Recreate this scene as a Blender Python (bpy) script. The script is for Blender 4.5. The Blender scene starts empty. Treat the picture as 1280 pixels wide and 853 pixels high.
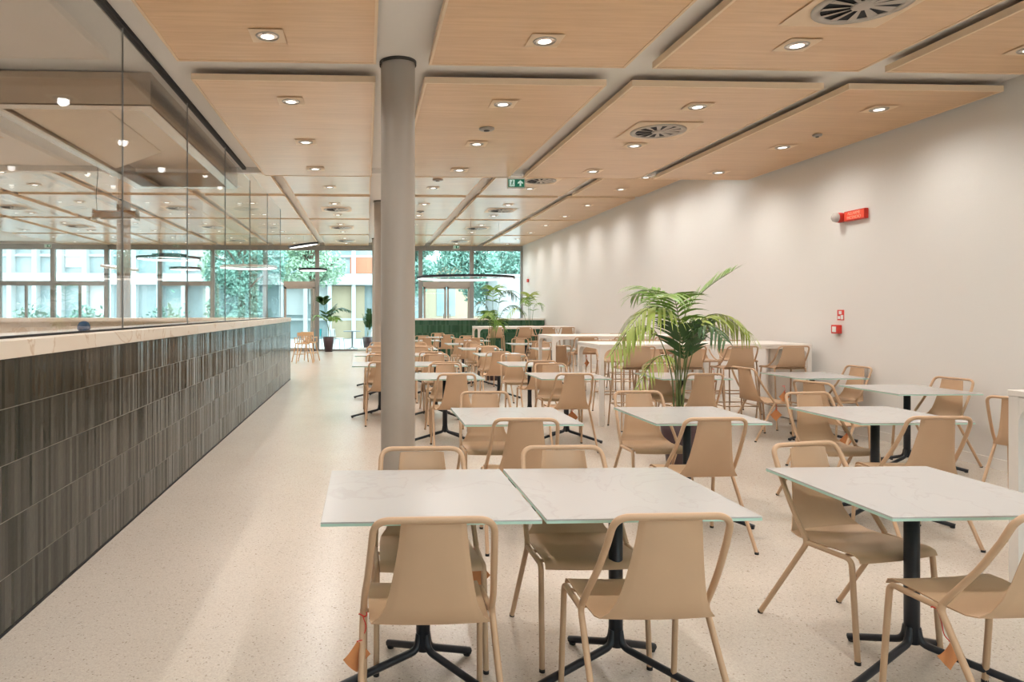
import bpy, bmesh, math, random
from mathutils import Vector, Matrix
S = bpy.context.scene
COL = S.collection
PI = math.pi
R = math.radians

# ------------------------------------------------------------------ materials
def new_mat(name):
    m = bpy.data.materials.new(name); m.use_nodes = True
    nt = m.node_tree
    return m, nt, nt.nodes['Principled BSDF'], nt.nodes['Material Output']
def mat(name, col, rough=.5, metal=0., spec=.5, noise=0., nscale=6., coat=0., bump=0., bscale=40., emit=None, estr=0.):
    m, nt, b, out = new_mat(name)
    b.inputs['Base Color'].default_value = (*col, 1)
    b.inputs['Roughness'].default_value = rough
    b.inputs['Metallic'].default_value = metal
    b.inputs['Specular IOR Level'].default_value = spec
    b.inputs['Coat Weight'].default_value = coat
    if emit:
        b.inputs['Emission Color'].default_value = (*emit, 1)
        b.inputs['Emission Strength'].default_value = estr
    if noise:
        tc = nt.nodes.new('ShaderNodeTexCoord'); n = nt.nodes.new('ShaderNodeTexNoise')
        n.inputs['Scale'].default_value = nscale; n.inputs['Detail'].default_value = 4
        cr = nt.nodes.new('ShaderNodeMapRange')
        cr.inputs['To Min'].default_value = 1 - noise; cr.inputs['To Max'].default_value = 1 + noise
        mx = nt.nodes.new('ShaderNodeMix'); mx.data_type = 'RGBA'; mx.blend_type = 'MULTIPLY'
        mx.inputs['Factor'].default_value = 1
        mx.inputs['A'].default_value = (*col, 1)
        nt.links.new(tc.outputs['Object'], n.inputs['Vector'])
        nt.links.new(n.outputs['Fac'], cr.inputs['Value'])
        nt.links.new(cr.outputs['Result'], mx.inputs['B'])
        nt.links.new(mx.outputs['Result'], b.inputs['Base Color'])
    if bump:
        tc = nt.nodes.new('ShaderNodeTexCoord'); n = nt.nodes.new('ShaderNodeTexNoise')
        n.inputs['Scale'].default_value = bscale
        bp = nt.nodes.new('ShaderNodeBump'); bp.inputs['Strength'].default_value = bump; bp.inputs['Distance'].default_value = .01
        nt.links.new(tc.outputs['Object'], n.inputs['Vector'])
        nt.links.new(n.outputs['Fac'], bp.inputs['Height'])
        nt.links.new(bp.outputs['Normal'], b.inputs['Normal'])
    return m

def math_node(nt, op, a=None, b=None):
    n = nt.nodes.new('ShaderNodeMath'); n.operation = op
    for i, v in enumerate((a, b)):
        if v is None: continue
        if isinstance(v, (int, float)): n.inputs[i].default_value = v
        else: nt.links.new(v, n.inputs[i])
    return n.outputs[0]

def wood_mat(name, c1, c2, rough, sy=14.):
    m, nt, b, out = new_mat(name)
    tc = nt.nodes.new('ShaderNodeTexCoord')
    mp = nt.nodes.new('ShaderNodeMapping'); mp.inputs['Scale'].default_value = (.9, sy, 4)
    n = nt.nodes.new('ShaderNodeTexNoise'); n.inputs['Scale'].default_value = 1.6; n.inputs['Detail'].default_value = 7; n.inputs['Roughness'].default_value = .6
    mp2 = nt.nodes.new('ShaderNodeMapping'); mp2.inputs['Scale'].default_value = (.25, 1.6, 1)
    n2 = nt.nodes.new('ShaderNodeTexNoise'); n2.inputs['Scale'].default_value = 1.5
    ad = math_node(nt, 'MULTIPLY_ADD', n.outputs['Fac'], .65); 
    ad.node.inputs[2].default_value = 0
    nt.links.new(tc.outputs['Object'], mp.inputs['Vector']); nt.links.new(mp.outputs['Vector'], n.inputs['Vector'])
    nt.links.new(tc.outputs['Object'], mp2.inputs['Vector']); nt.links.new(mp2.outputs['Vector'], n2.inputs['Vector'])
    s = math_node(nt, 'ADD', ad, math_node(nt, 'MULTIPLY', n2.outputs['Fac'], .35))
    cr = nt.nodes.new('ShaderNodeValToRGB')
    cr.color_ramp.elements[0].position = .36; cr.color_ramp.elements[0].color = (*c1, 1)
    cr.color_ramp.elements[1].position = .64; cr.color_ramp.elements[1].color = (*c2, 1)
    nt.links.new(s, cr.inputs['Fac']); nt.links.new(cr.outputs['Color'], b.inputs['Base Color'])
    b.inputs['Roughness'].default_value = rough
    b.inputs['Coat Weight'].default_value = .45; b.inputs['Coat Roughness'].default_value = .22
    return m

def tile_mat(name, base, var, axis, tw, th, offz, rough=.12):
    """glazed vertical stick tiles: thin columns stacked in straight rows, each with its own tone, tilt and gloss"""
    m, nt, b, out = new_mat(name)
    tc = nt.nodes.new('ShaderNodeTexCoord'); sp = nt.nodes.new('ShaderNodeSeparateXYZ')
    nt.links.new(tc.outputs['Object'], sp.inputs[0])
    u = math_node(nt, 'DIVIDE', sp.outputs[axis], tw)
    v = math_node(nt, 'DIVIDE', math_node(nt, 'SUBTRACT', sp.outputs[2], offz), th)
    fu, fv = math_node(nt, 'FLOOR', u), math_node(nt, 'FLOOR', v)
    ru, rv = math_node(nt, 'FRACT', u), math_node(nt, 'FRACT', v)
    cx = nt.nodes.new('ShaderNodeCombineXYZ'); nt.links.new(fu, cx.inputs[0]); nt.links.new(fv, cx.inputs[1])
    wn = nt.nodes.new('ShaderNodeTexWhiteNoise'); wn.noise_dimensions = '2D'; nt.links.new(cx.outputs[0], wn.inputs['Vector'])
    def edge(r, w):
        d = math_node(nt, 'MINIMUM', r, math_node(nt, 'SUBTRACT', 1.0, r))
        return math_node(nt, 'LESS_THAN', d, w)
    grout = math_node(nt, 'MAXIMUM', edge(rv, .0055), math_node(nt, 'MULTIPLY', edge(ru, .03), .10))
    cr = nt.nodes.new('ShaderNodeValToRGB')
    cr.color_ramp.elements[0].color = (*base, 1); cr.color_ramp.elements[1].color = (*var, 1)
    n = nt.nodes.new('ShaderNodeTexNoise'); n.inputs['Scale'].default_value = 9; n.inputs['Detail'].default_value = 5
    nt.links.new(tc.outputs['Object'], n.inputs['Vector'])
    f = math_node(nt, 'ADD', math_node(nt, 'MULTIPLY', wn.outputs['Value'], .7), math_node(nt, 'MULTIPLY', n.outputs['Fac'], .4))
    nt.links.new(f, cr.inputs['Fac'])
    mx = nt.nodes.new('ShaderNodeMix'); mx.data_type = 'RGBA'
    mx.inputs['B'].default_value = (.20, .18, .15, 1)
    nt.links.new(grout, mx.inputs['Factor']); nt.links.new(cr.outputs['Color'], mx.inputs['A'])
    nt.links.new(mx.outputs['Result'], b.inputs['Base Color'])
    rg = math_node(nt, 'ADD', math_node(nt, 'MULTIPLY', wn.outputs['Value'], .14), rough)
    nt.links.new(math_node(nt, 'MAXIMUM', rg, math_node(nt, 'MULTIPLY', grout, .7)), b.inputs['Roughness'])
    # each tile sits at a slightly different angle: height ramps across it
    wn2 = nt.nodes.new('ShaderNodeTexWhiteNoise'); wn2.noise_dimensions = '3D'
    cx2 = nt.nodes.new('ShaderNodeCombineXYZ'); nt.links.new(fu, cx2.inputs[0]); nt.links.new(fv, cx2.inputs[1]); cx2.inputs[2].default_value = 7.3
    nt.links.new(cx2.outputs[0], wn2.inputs['Vector'])
    tilt = math_node(nt, 'MULTIPLY', math_node(nt, 'SUBTRACT', wn2.outputs['Value'], .5), math_node(nt, 'SUBTRACT', ru, .5))
    wav = nt.nodes.new('ShaderNodeTexNoise'); wav.inputs['Scale'].default_value = 16
    nt.links.new(tc.outputs['Object'], wav.inputs['Vector'])
    h = math_node(nt, 'ADD', math_node(nt, 'MULTIPLY', tilt, 2.2), math_node(nt, 'MULTIPLY', wav.outputs['Fac'], .5))
    bp = nt.nodes.new('ShaderNodeBump'); bp.inputs['Strength'].default_value = .55; bp.inputs['Distance'].default_value = .0045
    nt.links.new(h, bp.inputs['Height']); nt.links.new(bp.outputs['Normal'], b.inputs['Normal'])
    b.inputs['Specular IOR Level'].default_value = .38
    return m

def terrazzo_mat():
    m, nt, b, out = new_mat('terrazzo floor')
    tc = nt.nodes.new('ShaderNodeTexCoord')
    v = nt.nodes.new('ShaderNodeTexVoronoi'); v.inputs['Scale'].default_value = 150
    v2 = nt.nodes.new('ShaderNodeTexVoronoi'); v2.inputs['Scale'].default_value = 320
    n = nt.nodes.new('ShaderNodeTexNoise'); n.inputs['Scale'].default_value = 1.3; n.inputs['Detail'].default_value = 5
    for q in (v, v2, n): nt.links.new(tc.outputs['Object'], q.inputs['Vector'])
    cr = nt.nodes.new('ShaderNodeValToRGB'); cr.color_ramp.interpolation = 'CONSTANT'
    e = cr.color_ramp.elements
    e[0].color = (.57, .505, .435, 1); e[1].position = .3; e[1].color = (.595, .53, .457, 1)
    for p, c in ((.55, (.535, .465, .395)), (.66, (.61, .545, .47)), (.955, (.36, .30, .245)), (.97, (.64, .575, .50))):
        q = e.new(p); q.color = (*c, 1)
    sep = nt.nodes.new('ShaderNodeSeparateColor'); nt.links.new(v.outputs['Color'], sep.inputs[0])
    nt.links.new(sep.outputs[0], cr.inputs['Fac'])
    sep2 = nt.nodes.new('ShaderNodeSeparateColor'); nt.links.new(v2.outputs['Color'], sep2.inputs[0])
    k = nt.nodes.new('ShaderNodeMapRange'); k.inputs['To Min'].default_value = .93; k.inputs['To Max'].default_value = 1.05
    nt.links.new(sep2.outputs[1], k.inputs['Value'])
    k2 = nt.nodes.new('ShaderNodeMapRange'); k2.inputs['To Min'].default_value = .94; k2.inputs['To Max'].default_value = 1.06
    nt.links.new(n.outputs['Fac'], k2.inputs['Value'])
    mx = nt.nodes.new('ShaderNodeMix'); mx.data_type = 'RGBA'; mx.blend_type = 'MULTIPLY'; mx.inputs['Factor'].default_value = 1
    nt.links.new(cr.outputs['Color'], mx.inputs['A']); nt.links.new(math_node(nt, 'MULTIPLY', k.outputs[0], k2.outputs[0]), mx.inputs['B'])
    nt.links.new(mx.outputs['Result'], b.inputs['Base Color'])
    b.inputs['Roughness'].default_value = .24; b.inputs['Specular IOR Level'].default_value = .5
    return m

def glass_mat(name, tint, refl=1.0):
    m = bpy.data.materials.new(name); m.use_nodes = True
    nt = m.node_tree; nt.nodes.clear()
    out = nt.nodes.new('ShaderNodeOutputMaterial')
    t = nt.nodes.new('ShaderNodeBsdfTransparent'); t.inputs['Color'].default_value = (*tint, 1)
    g = nt.nodes.new('ShaderNodeBsdfGlossy'); g.inputs['Roughness'].default_value = .01
    fr = nt.nodes.new('ShaderNodeFresnel'); fr.inputs['IOR'].default_value = 1.45
    mx = nt.nodes.new('ShaderNodeMixShader')
    nt.links.new(math_node(nt, 'MULTIPLY', fr.outputs[0], refl), mx.inputs[0])
    nt.links.new(t.outputs[0], mx.inputs[1]); nt.links.new(g.outputs[0], mx.inputs[2])
    nt.links.new(mx.outputs[0], out.inputs['Surface'])
    return m

def emit_mat(name, col, s):
    return mat(name, tuple(c * .6 for c in col), .5, emit=col, estr=s)

def stone_mat():
    m, nt, b, out = new_mat('veined cream stone')
    tc = nt.nodes.new('ShaderNodeTexCoord')
    n = nt.nodes.new('ShaderNodeTexNoise'); n.inputs['Scale'].default_value = 1.1; n.inputs['Detail'].default_value = 8; n.inputs['Distortion'].default_value = 1.6
    nt.links.new(tc.outputs['Object'], n.inputs['Vector'])
    cr = nt.nodes.new('ShaderNodeValToRGB')
    e = cr.color_ramp.elements
    e[0].position = .2; e[0].color = (.74, .62, .50, 1); e[1].position = .7; e[1].color = (.80, .71, .61, 1)
    q = e.new(.498); q.color = (.78, .68, .57, 1); q = e.new(.508); q.color = (.60, .44, .30, 1); q = e.new(.52); q.color = (.79, .70, .60, 1)
    nt.links.new(n.outputs['Fac'], cr.inputs['Fac']); nt.links.new(cr.outputs['Color'], b.inputs['Base Color'])
    b.inputs['Roughness'].default_value = .3
    return m

def table_mat():
    m, nt, b, out = new_mat('white veined glass top')
    tc = nt.nodes.new('ShaderNodeTexCoord')
    oi = nt.nodes.new('ShaderNodeObjectInfo')
    ad = nt.nodes.new('ShaderNodeVectorMath'); ad.operation = 'MULTIPLY_ADD'
    cb = nt.nodes.new('ShaderNodeCombineXYZ')
    for i in range(3): nt.links.new(oi.outputs['Random'], cb.inputs[i])
    ad.inputs[1].default_value = (30, 30, 30)
    nt.links.new(cb.outputs[0], ad.inputs[0]); nt.links.new(tc.outputs['Object'], ad.inputs[2])
    n = nt.nodes.new('ShaderNodeTexNoise'); n.inputs['Scale'].default_value = 1.4; n.inputs['Detail'].default_value = 6; n.inputs['Distortion'].default_value = 2.0
    nt.links.new(ad.outputs[0], n.inputs['Vector'])
    cr = nt.nodes.new('ShaderNodeValToRGB'); e = cr.color_ramp.elements
    e[0].position = .25; e[0].color = (.50, .495, .485, 1); e[1].position = .75; e[1].color = (.51, .505, .495, 1)
    q = e.new(.495); q.color = (.505, .50, .49, 1); q = e.new(.51); q.color = (.475, .465, .45, 1); q = e.new(.525); q.color = (.51, .505, .495, 1)
    nt.links.new(n.outputs['Fac'], cr.inputs['Fac']); nt.links.new(cr.outputs['Color'], b.inputs['Base Color'])
    b.inputs['Roughness'].default_value = .22
    return m

M = dict(
    wall=mat('warm white wall paint', (.76, .735, .70), .7, bump=.05, bscale=90),
    plaster=mat('white ceiling plaster', (.87, .84, .80), .8),
    floor=terrazzo_mat(),
    wood=wood_mat('light oak veneer', (.67, .40, .19), (.81, .52, .275), .28),
    woodedge=mat('pale oak edging', (.84, .64, .44), .45, noise=.05),
    chair=mat('matt sand painted metal', (.535, .35, .215), .48, noise=.03, nscale=9),
    stool=mat('matt sand painted stool metal', (.50, .33, .205), .46, noise=.03, nscale=9),
    rubber=mat('black rubber', (.012, .012, .013), .6),
    top=table_mat(),
    gedge=mat('pale green glass edge', (.46, .68, .58), .15, spec=.7),
    black=mat('black powder coated steel', (.012, .014, .02), .42),
    white=mat('white lacquered metal', (.80, .755, .70), .38),
    stone=stone_mat(),
    tile=tile_mat('glazed black green stick tile', (.007, .011, .008), (.036, .037, .027), 1, .029, .26, -.0, .10),
    gtile=tile_mat('glazed bottle green stick tile', (.012, .05, .025), (.035, .11, .06), 0, .06, .26, 0., .2),
    steel=mat('brushed stainless steel', (.52, .45, .385), .24, metal=1., noise=.06, nscale=3),
    steelin=mat('bright hood lining', (.72, .63, .52), .45, metal=.5, noise=.08, nscale=2),
    column=mat('grey brown painted concrete', (.38, .335, .285), .42, bump=.03, bscale=15),
    capm=mat('dark collar ring', (.05, .045, .04), .5),
    glass=glass_mat('clear screen glass', (.99, .993, .99), .3),
    winglass=glass_mat('window glass', (.945, .98, .985), .6),
    frame=mat('grey aluminium', (.30, .30, .29), .4, metal=.3),
    framewarm=mat('brown grey aluminium', (.36, .32, .28), .45),
    pot=mat('dark plum plastic', (.055, .027, .03), .4),
    soil=mat('dark potting soil', (.03, .02, .012), .9, noise=.4, nscale=40),
    leaf=mat('palm leaf green', (.16, .30, .045), .4, noise=.35, nscale=7),
    leafdark=mat('dark palm leaf', (.035, .10, .025), .35, noise=.3, nscale=7),
    leafyel=mat('yellow green palm leaf', (.36, .46, .10), .45, noise=.25, nscale=7),
    stem=mat('palm cane', (.12, .16, .05), .5, noise=.3, nscale=12),
    bark=mat('tree bark', (.16, .12, .09), .9, noise=.3, nscale=5),
    crown=mat('tree leaves', (.17, .33, .27), .6, noise=.5, nscale=1.4),
    crownlite=mat('light tree leaves', (.34, .50, .36), .6, noise=.4, nscale=1.4),
    red=mat('fire red plastic', (.62, .035, .02), .35),
    redlit=emit_mat('lit red sign face', (1, .10, .045), .35),
    clear=mat('smoky clear dome', (.55, .5, .48), .08, spec=.8),
    paper=mat('orange brown card', (.55, .215, .075), .65, noise=.2, nscale=20),
    string=mat('red string', (.62, .03, .02), .6),
    exitg=emit_mat('green sign face', (.0, .22, .13), .35),
    exitw=emit_mat('white sign pictogram', (.75, 1, .9), .5),
    signw=mat('white plastic', (.8, .8, .77), .4),
    lamp=emit_mat('glowing lamp', (1, .95, .88), 2.6),
    ringlamp=emit_mat('glowing ring', (1, .99, .95), 3.),
    reflector=mat('faceted reflector', (.85, .82, .78), .12, metal=1.),
    ventm=mat('satin metal vent', (.48, .43, .38), .4, metal=.4),
    dark=mat('dark duct', (.012, .012, .014), .7),
    brass=mat('copper coloured metal', (.55, .36, .22), .25, metal=1.),
    blue=mat('dark blue cloth', (.03, .07, .16), .8, noise=.4, nscale=40),
    beech=mat('beech wood', (.62, .40, .22), .5, noise=.1, nscale=8),
    facade=mat('white facade panel', (.56, .60, .61), .6),
    facglass=mat('facade glass', (.32, .41, .43), .12, noise=.35, nscale=.8),
    ochre=mat('ochre wall', (.46, .385, .27), .8),
    orange=mat('orange blind', (.62, .22, .13), .7),
    paving=mat('pale paving', (.47, .48, .46), .8, noise=.08, nscale=2),
    teal=mat('teal plastic', (.02, .30, .33), .5),
    grey=mat('grey metal', (.22, .25, .27), .5),
    card=mat('brown cardboard', (.42, .26, .15), .8),
    cream=mat('cream laminate', (.74, .60, .45), .5, noise=.04),
)

# ------------------------------------------------------------------ mesh helpers
class MB:
    def __init__(s): s.v = []; s.f = []; s.sm = []
    def add(s, vs, fs, smooth=False):
        o = len(s.v); s.v += [tuple(v) for v in vs]
        for f in fs: s.f.append([i + o for i in f]); s.sm.append(smooth)
        return s
    def box(s, x0, x1, y0, y1, z0, z1):
        v = [(x, y, z) for z in (z0, z1) for y in (y0, y1) for x in (x0, x1)]
        return s.add(v, [(0, 2, 3, 1), (4, 5, 7, 6), (0, 1, 5, 4), (2, 6, 7, 3), (0, 4, 6, 2), (1, 3, 7, 5)])
    def bevbox(s, x0, x1, y0, y1, z0, z1, b):
        bm = bmesh.new()
        r = bmesh.ops.create_cube(bm, size=1)
        for v in r['verts']:
            v.co = Vector(((x0 + x1) / 2 + v.co.x * (x1 - x0), (y0 + y1) / 2 + v.co.y * (y1 - y0), (z0 + z1) / 2 + v.co.z * (z1 - z0)))
        bmesh.ops.bevel(bm, geom=bm.edges[:], offset=b, segments=2, affect='EDGES', profile=.6)
        bm.verts.index_update()
        s.add([v.co.copy() for v in bm.verts], [[v.index for v in f.verts] for f in bm.faces]); bm.free()
        return s
    def prism(s, poly, axis, a0, a1):
        """poly: 2-D outline; axis 0: (y,z) extruded along x, 1: (x,z) along y, 2: (x,y) along z"""
        n = len(poly)
        def P(p, a): return (a, p[0], p[1]) if axis == 0 else ((p[0], a, p[1]) if axis == 1 else (p[0], p[1], a))
        v = [P(p, a0) for p in poly] + [P(p, a1) for p in poly]
        f = [list(range(n - 1, -1, -1)), list(range(n, 2 * n))] + [[i, (i + 1) % n, n + (i + 1) % n, n + i] for i in range(n)]
        return s.add(v, f)
    def tube(s, pts, r, seg=8, closed=False, cap=True, rad=None):
        pts = [Vector(p) for p in pts]; n = len(pts); rings = []
        up = None
        for i, p in enumerate(pts):
            if closed: t = pts[(i + 1) % n] - pts[i - 1]
            else: t = pts[min(i + 1, n - 1)] - pts[max(i - 1, 0)]
            t.normalize()
            if up is None:
                a = Vector((0, 0, 1)) if abs(t.z) < .9 else Vector((1, 0, 0))
                up = (a - t * a.dot(t)).normalized()
            else:
                up = (up - t * up.dot(t))
                if up.length < 1e-6: up = t.orthogonal()
                up.normalize()
            w = t.cross(up); rr = rad[i] if rad else r
            rings.append([p + (up * math.cos(2 * PI * k / seg) + w * math.sin(2 * PI * k / seg)) * rr for k in range(seg)])
        v = [q for g in rings for q in g]; f = []
        for i in range(n if closed else n - 1):
            j = (i + 1) % n
            for k in range(seg):
                l = (k + 1) % seg
                f.append((i * seg + k, i * seg + l, j * seg + l, j * seg + k))
        s.add(v, f, True)
        if cap and not closed:
            s.add(rings[0], [list(range(seg - 1, -1, -1))]); s.add(rings[-1], [list(range(seg))])
        return s
    def lathe(s, prof, seg=24, c=(0, 0, 0), smooth=True):
        v = []; f = []
        for r, z in prof:
            for k in range(seg):
                a = 2 * PI * k / seg; v.append((c[0] + r * math.cos(a), c[1] + r * math.sin(a), c[2] + z))
        for i in range(len(prof) - 1):
            for k in range(seg):
                l = (k + 1) % seg
                f.append((i * seg + k, i * seg + l, (i + 1) * seg + l, (i + 1) * seg + k))
        s.add(v, f, smooth)
        return s
    def sheet(s, rows, t):
        """rows of points (grid) thickened by t along averaged normals"""
        nr, nc = len(rows), len(rows[0]); P = [[Vector(p) for p in r] for r in rows]; top = []; bot = []
        for i in range(nr):
            for j in range(nc):
                du = P[i][min(j + 1, nc - 1)] - P[i][max(j - 1, 0)]
                dv = P[min(i + 1, nr - 1)][j] - P[max(i - 1, 0)][j]
                n = du.cross(dv).normalized()
                top.append(P[i][j] + n * t / 2); bot.append(P[i][j] - n * t / 2)
        N = nr * nc; f = []
        for i in range(nr - 1):
            for j in range(nc - 1):
                a = i * nc + j
                f.append((a, a + 1, a + nc + 1, a + nc)); f.append((N + a, N + a + nc, N + a + nc + 1, N + a + 1))
        s.add(top + bot, f, True)
        e = [(i, 0) for i in range(nr)] + [(nr - 1, j) for j in range(1, nc)] + [(i, nc - 1) for i in range(nr - 2, -1, -1)] + [(0, j) for j in range(nc - 2, 0, -1)]
        ids = [i * nc + j for i, j in e]; o = len(ids)
        s.add([top[i] for i in ids] + [bot[i] for i in ids], [(k, o + k, o + (k + 1) % o, (k + 1) % o) for k in range(o)])
        return s
    def build(s, name, m, parent=None, loc=(0, 0, 0), rotz=0.):
        me = bpy.data.meshes.new(name); me.from_pydata(s.v, [], s.f)
        me.polygons.foreach_set('use_smooth', s.sm)
        bm = bmesh.new(); bm.from_mesh(me); bmesh.ops.recalc_face_normals(bm, faces=bm.faces[:]); bm.to_mesh(me); bm.free()
        me.materials.append(m)
        o = bpy.data.objects.new(name, me); COL.objects.link(o)
        o.location = loc; o.rotation_euler = (0, 0, rotz)
        if parent: o.parent = parent
        return o

def fillet(pts, rads, n=6):
    """polyline with rounded corners"""
    pts = [Vector(p) for p in pts]; out = [pts[0]]
    for i in range(1, len(pts) - 1):
        a, b, c = pts[i - 1], pts[i], pts[i + 1]; r = rads[i - 1] if isinstance(rads, (list, tuple)) else rads
        u, w = (a - b), (c - b); r1 = min(r, u.length * .49, w.length * .49)
        p0, p1 = b + u.normalized() * r1, b + w.normalized() * r1
        for k in range(n + 1):
            t = k / n; out.append(p0 * (1 - t) ** 2 + b * 2 * t * (1 - t) + p1 * t * t)
    out.append(pts[-1]); return out
def crom(pts, n=5):
    pts = [Vector(p) for p in pts]; q = [pts[0] * 2 - pts[1]] + pts + [pts[-1] * 2 - pts[-2]]; out = []
    for i in range(1, len(q) - 2):
        for k in range(n):
            t = k / n; a, b, c, d = q[i - 1:i + 3]
            out.append(.5 * ((2 * b) + (c - a) * t + (2 * a - 5 * b + 4 * c - d) * t * t + (3 * b - a - 3 * c + d) * t ** 3))
    out.append(pts[-1]); return out

def tag(o, label, cat, group=None, kind=None):
    o['label'] = label; o['category'] = cat
    if group: o['group'] = group
    if kind: o['kind'] = kind
    return o
def thing(name, label, cat, loc=(0, 0, 0), rotz=0., group=None):
    o = bpy.data.objects.new(name, None); COL.objects.link(o); o.empty_display_size = .1
    o.location = loc; o.rotation_euler = (0, 0, rotz)
    return tag(o, label, cat, group)
KIDS = {}
def kids(o): return [c for c in bpy.data.objects if c.parent == o]
def dup(root, label, loc, rotz=0., group=None):
    if root.name not in KIDS: KIDS[root.name] = [(c, kids(c)) for c in kids(root)]
    r = root.copy(); COL.objects.link(r); r.location = loc; r.rotation_euler = (0, 0, rotz); r['label'] = label
    if group: r['group'] = group
    for ch, gs in KIDS[root.name]:
        c = ch.copy(); COL.objects.link(c); c.parent = r
        for g in gs:
            d = g.copy(); COL.objects.link(d); d.parent = c
    return r
def struct(name, mb, m, parent=None):
    o = mb.build(name, m, parent)
    if parent is None: o['kind'] = 'structure'
    return o

rnd = random.Random(4)
# ------------------------------------------------------------------ room shell
XW, YF, YB, XL = 5.95, 26.05, -3.2, -15.0       # right wall, window wall, wall behind the camera, left wall
ZP, ZS = 3.53, 3.64                             # low ceiling: panels, slab
ZP2, ZS2 = 3.97, 4.08                           # high ceiling behind
YSTEP = 10.45
XG = -1.81                                      # glass screen line
struct('floor', MB().box(XL, XW, YB, YF, -.1, 0), M['floor'])
struct('wall_right', MB().box(XW, XW + .2, YB, YF + .2, 0, 4.4), M['wall'])
struct('wall_left', MB().box(XL - .2, XL, YB, YF + .2, 0, 4.4), M['wall'])
bw = (.4, 4.8, .9, 2.75)       # window added behind the camera to brighten chair backs and walls
wb = MB(); wb.box(XL - .2, bw[0], YB - .2, YB, 0, 4.4); wb.box(bw[1], XW + .2, YB - .2, YB, 0, 4.4)
wb.box(bw[0], bw[1], YB - .2, YB, 0, bw[2]); wb.box(bw[0], bw[1], YB - .2, YB, bw[3], 4.4)
struct('wall_back', wb, M['wall'])
g = MB().box(bw[0], bw[1], YB - .11, YB - .10, bw[2], bw[3]).build('window_20', M['winglass']); g['kind'] = 'structure'
wf = MB()
for x in (bw[0], bw[0] + 1.44, bw[0] + 2.9, bw[1] - .06): wf.box(x, x + .06, YB - .15, YB - .05, bw[2], bw[3])
wf.box(bw[0], bw[1], YB - .14, YB - .06, bw[2], bw[2] + .06); wf.box(bw[0], bw[1], YB - .14, YB - .06, bw[3] - .06, bw[3])
wf.build('window_frame', M['frame'], g)
struct('baseboard_right', MB().box(XW - .015, XW, YB, YF, 0, .10), M['white'])
c = MB(); c.box(XL, XW, YB, YSTEP, ZS, ZS + .15); c.box(XL, XW, YSTEP, YF + .2, ZS2, ZS2 + .15); c.box(XL, XW, YSTEP - .12, YSTEP, ZP + .03, ZS2)
struct('ceiling', c, M['plaster'])

# ------------------------------------------------------------------ ceiling panels
COLS = [(4.42, 5.90), (2.40, 4.185), (.517, 2.165), (-1.54, .08), (-3.45, -1.75), (-5.4, -3.65), (-7.35, -5.6), (-9.3, -7.55), (-11.25, -9.5)]
CN = ['along the right wall', 'second column from the right wall', 'third column from the right wall', 'fourth column from the right wall',
      'fifth column from the right wall', 'sixth column from the right wall', 'seventh column from the right wall',
      'eighth column from the right wall', 'ninth column from the right wall']
ROWS = [(1.10, 5.68, ZP, 'front row over the near tables'), (6.12, 10.43, ZP, 'second row of the low ceiling')]
ROWS2 = [(10.75, 14.62, ZP2, 'first row of the high ceiling'), (14.88, 18.42, ZP2, 'second row of the high ceiling'),
         (18.62, 22.2, ZP2, 'third row of the high ceiling'), (22.4, 25.95, ZP2, 'last row before the windows')]
def ceiling_panel(x0, x1, y0, y1, z, label):
    w, d = x1 - x0, y1 - y0
    t = thing('ceiling_panel', label, 'ceiling panel', ((x0 + x1) / 2, (y0 + y1) / 2, z), 0, 'oak ceiling panels')
    e = .022
    MB().box(-w / 2 + e, w / 2 - e, -d / 2 + e, d / 2 - e, .004, .05).build('panel_board', M['wood'], t)
    fr = MB(); fr.box(-w / 2, w / 2, -d / 2, -d / 2 + e, 0, .055); fr.box(-w / 2, w / 2, d / 2 - e, d / 2, 0, .055)
    fr.box(-w / 2, -w / 2 + e, -d / 2 + e, d / 2 - e, 0, .055); fr.box(w / 2 - e, w / 2, -d / 2 + e, d / 2 - e, 0, .055)
    fr.build('edge_trim', M['woodedge'], t)
    hg = MB()
    for sx in (-1, 1):
        for sy in (-1, 1): hg.box(sx * (w / 2 - .25) - .015, sx * (w / 2 - .25) + .015, sy * (d / 2 - .4) - .015, sy * (d / 2 - .4) + .015, .05, .108)
    hg.build('hanger', M['dark'], t)
    return t
def seen(x, y):    # only what the photograph's neighbourhood can show
    return x > XL + 1
for y0, y1, z, rn in ROWS:
    for i in range(4): ceiling_panel(*COLS[i], y0, y1, z, 'oak ceiling panel %s, %s' % (CN[i], rn))
for y0, y1, z, rn in ROWS2:
    for i in range(9): ceiling_panel(*COLS[i], y0, y1, z, 'oak ceiling panel %s, %s' % (CN[i], rn))

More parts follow.
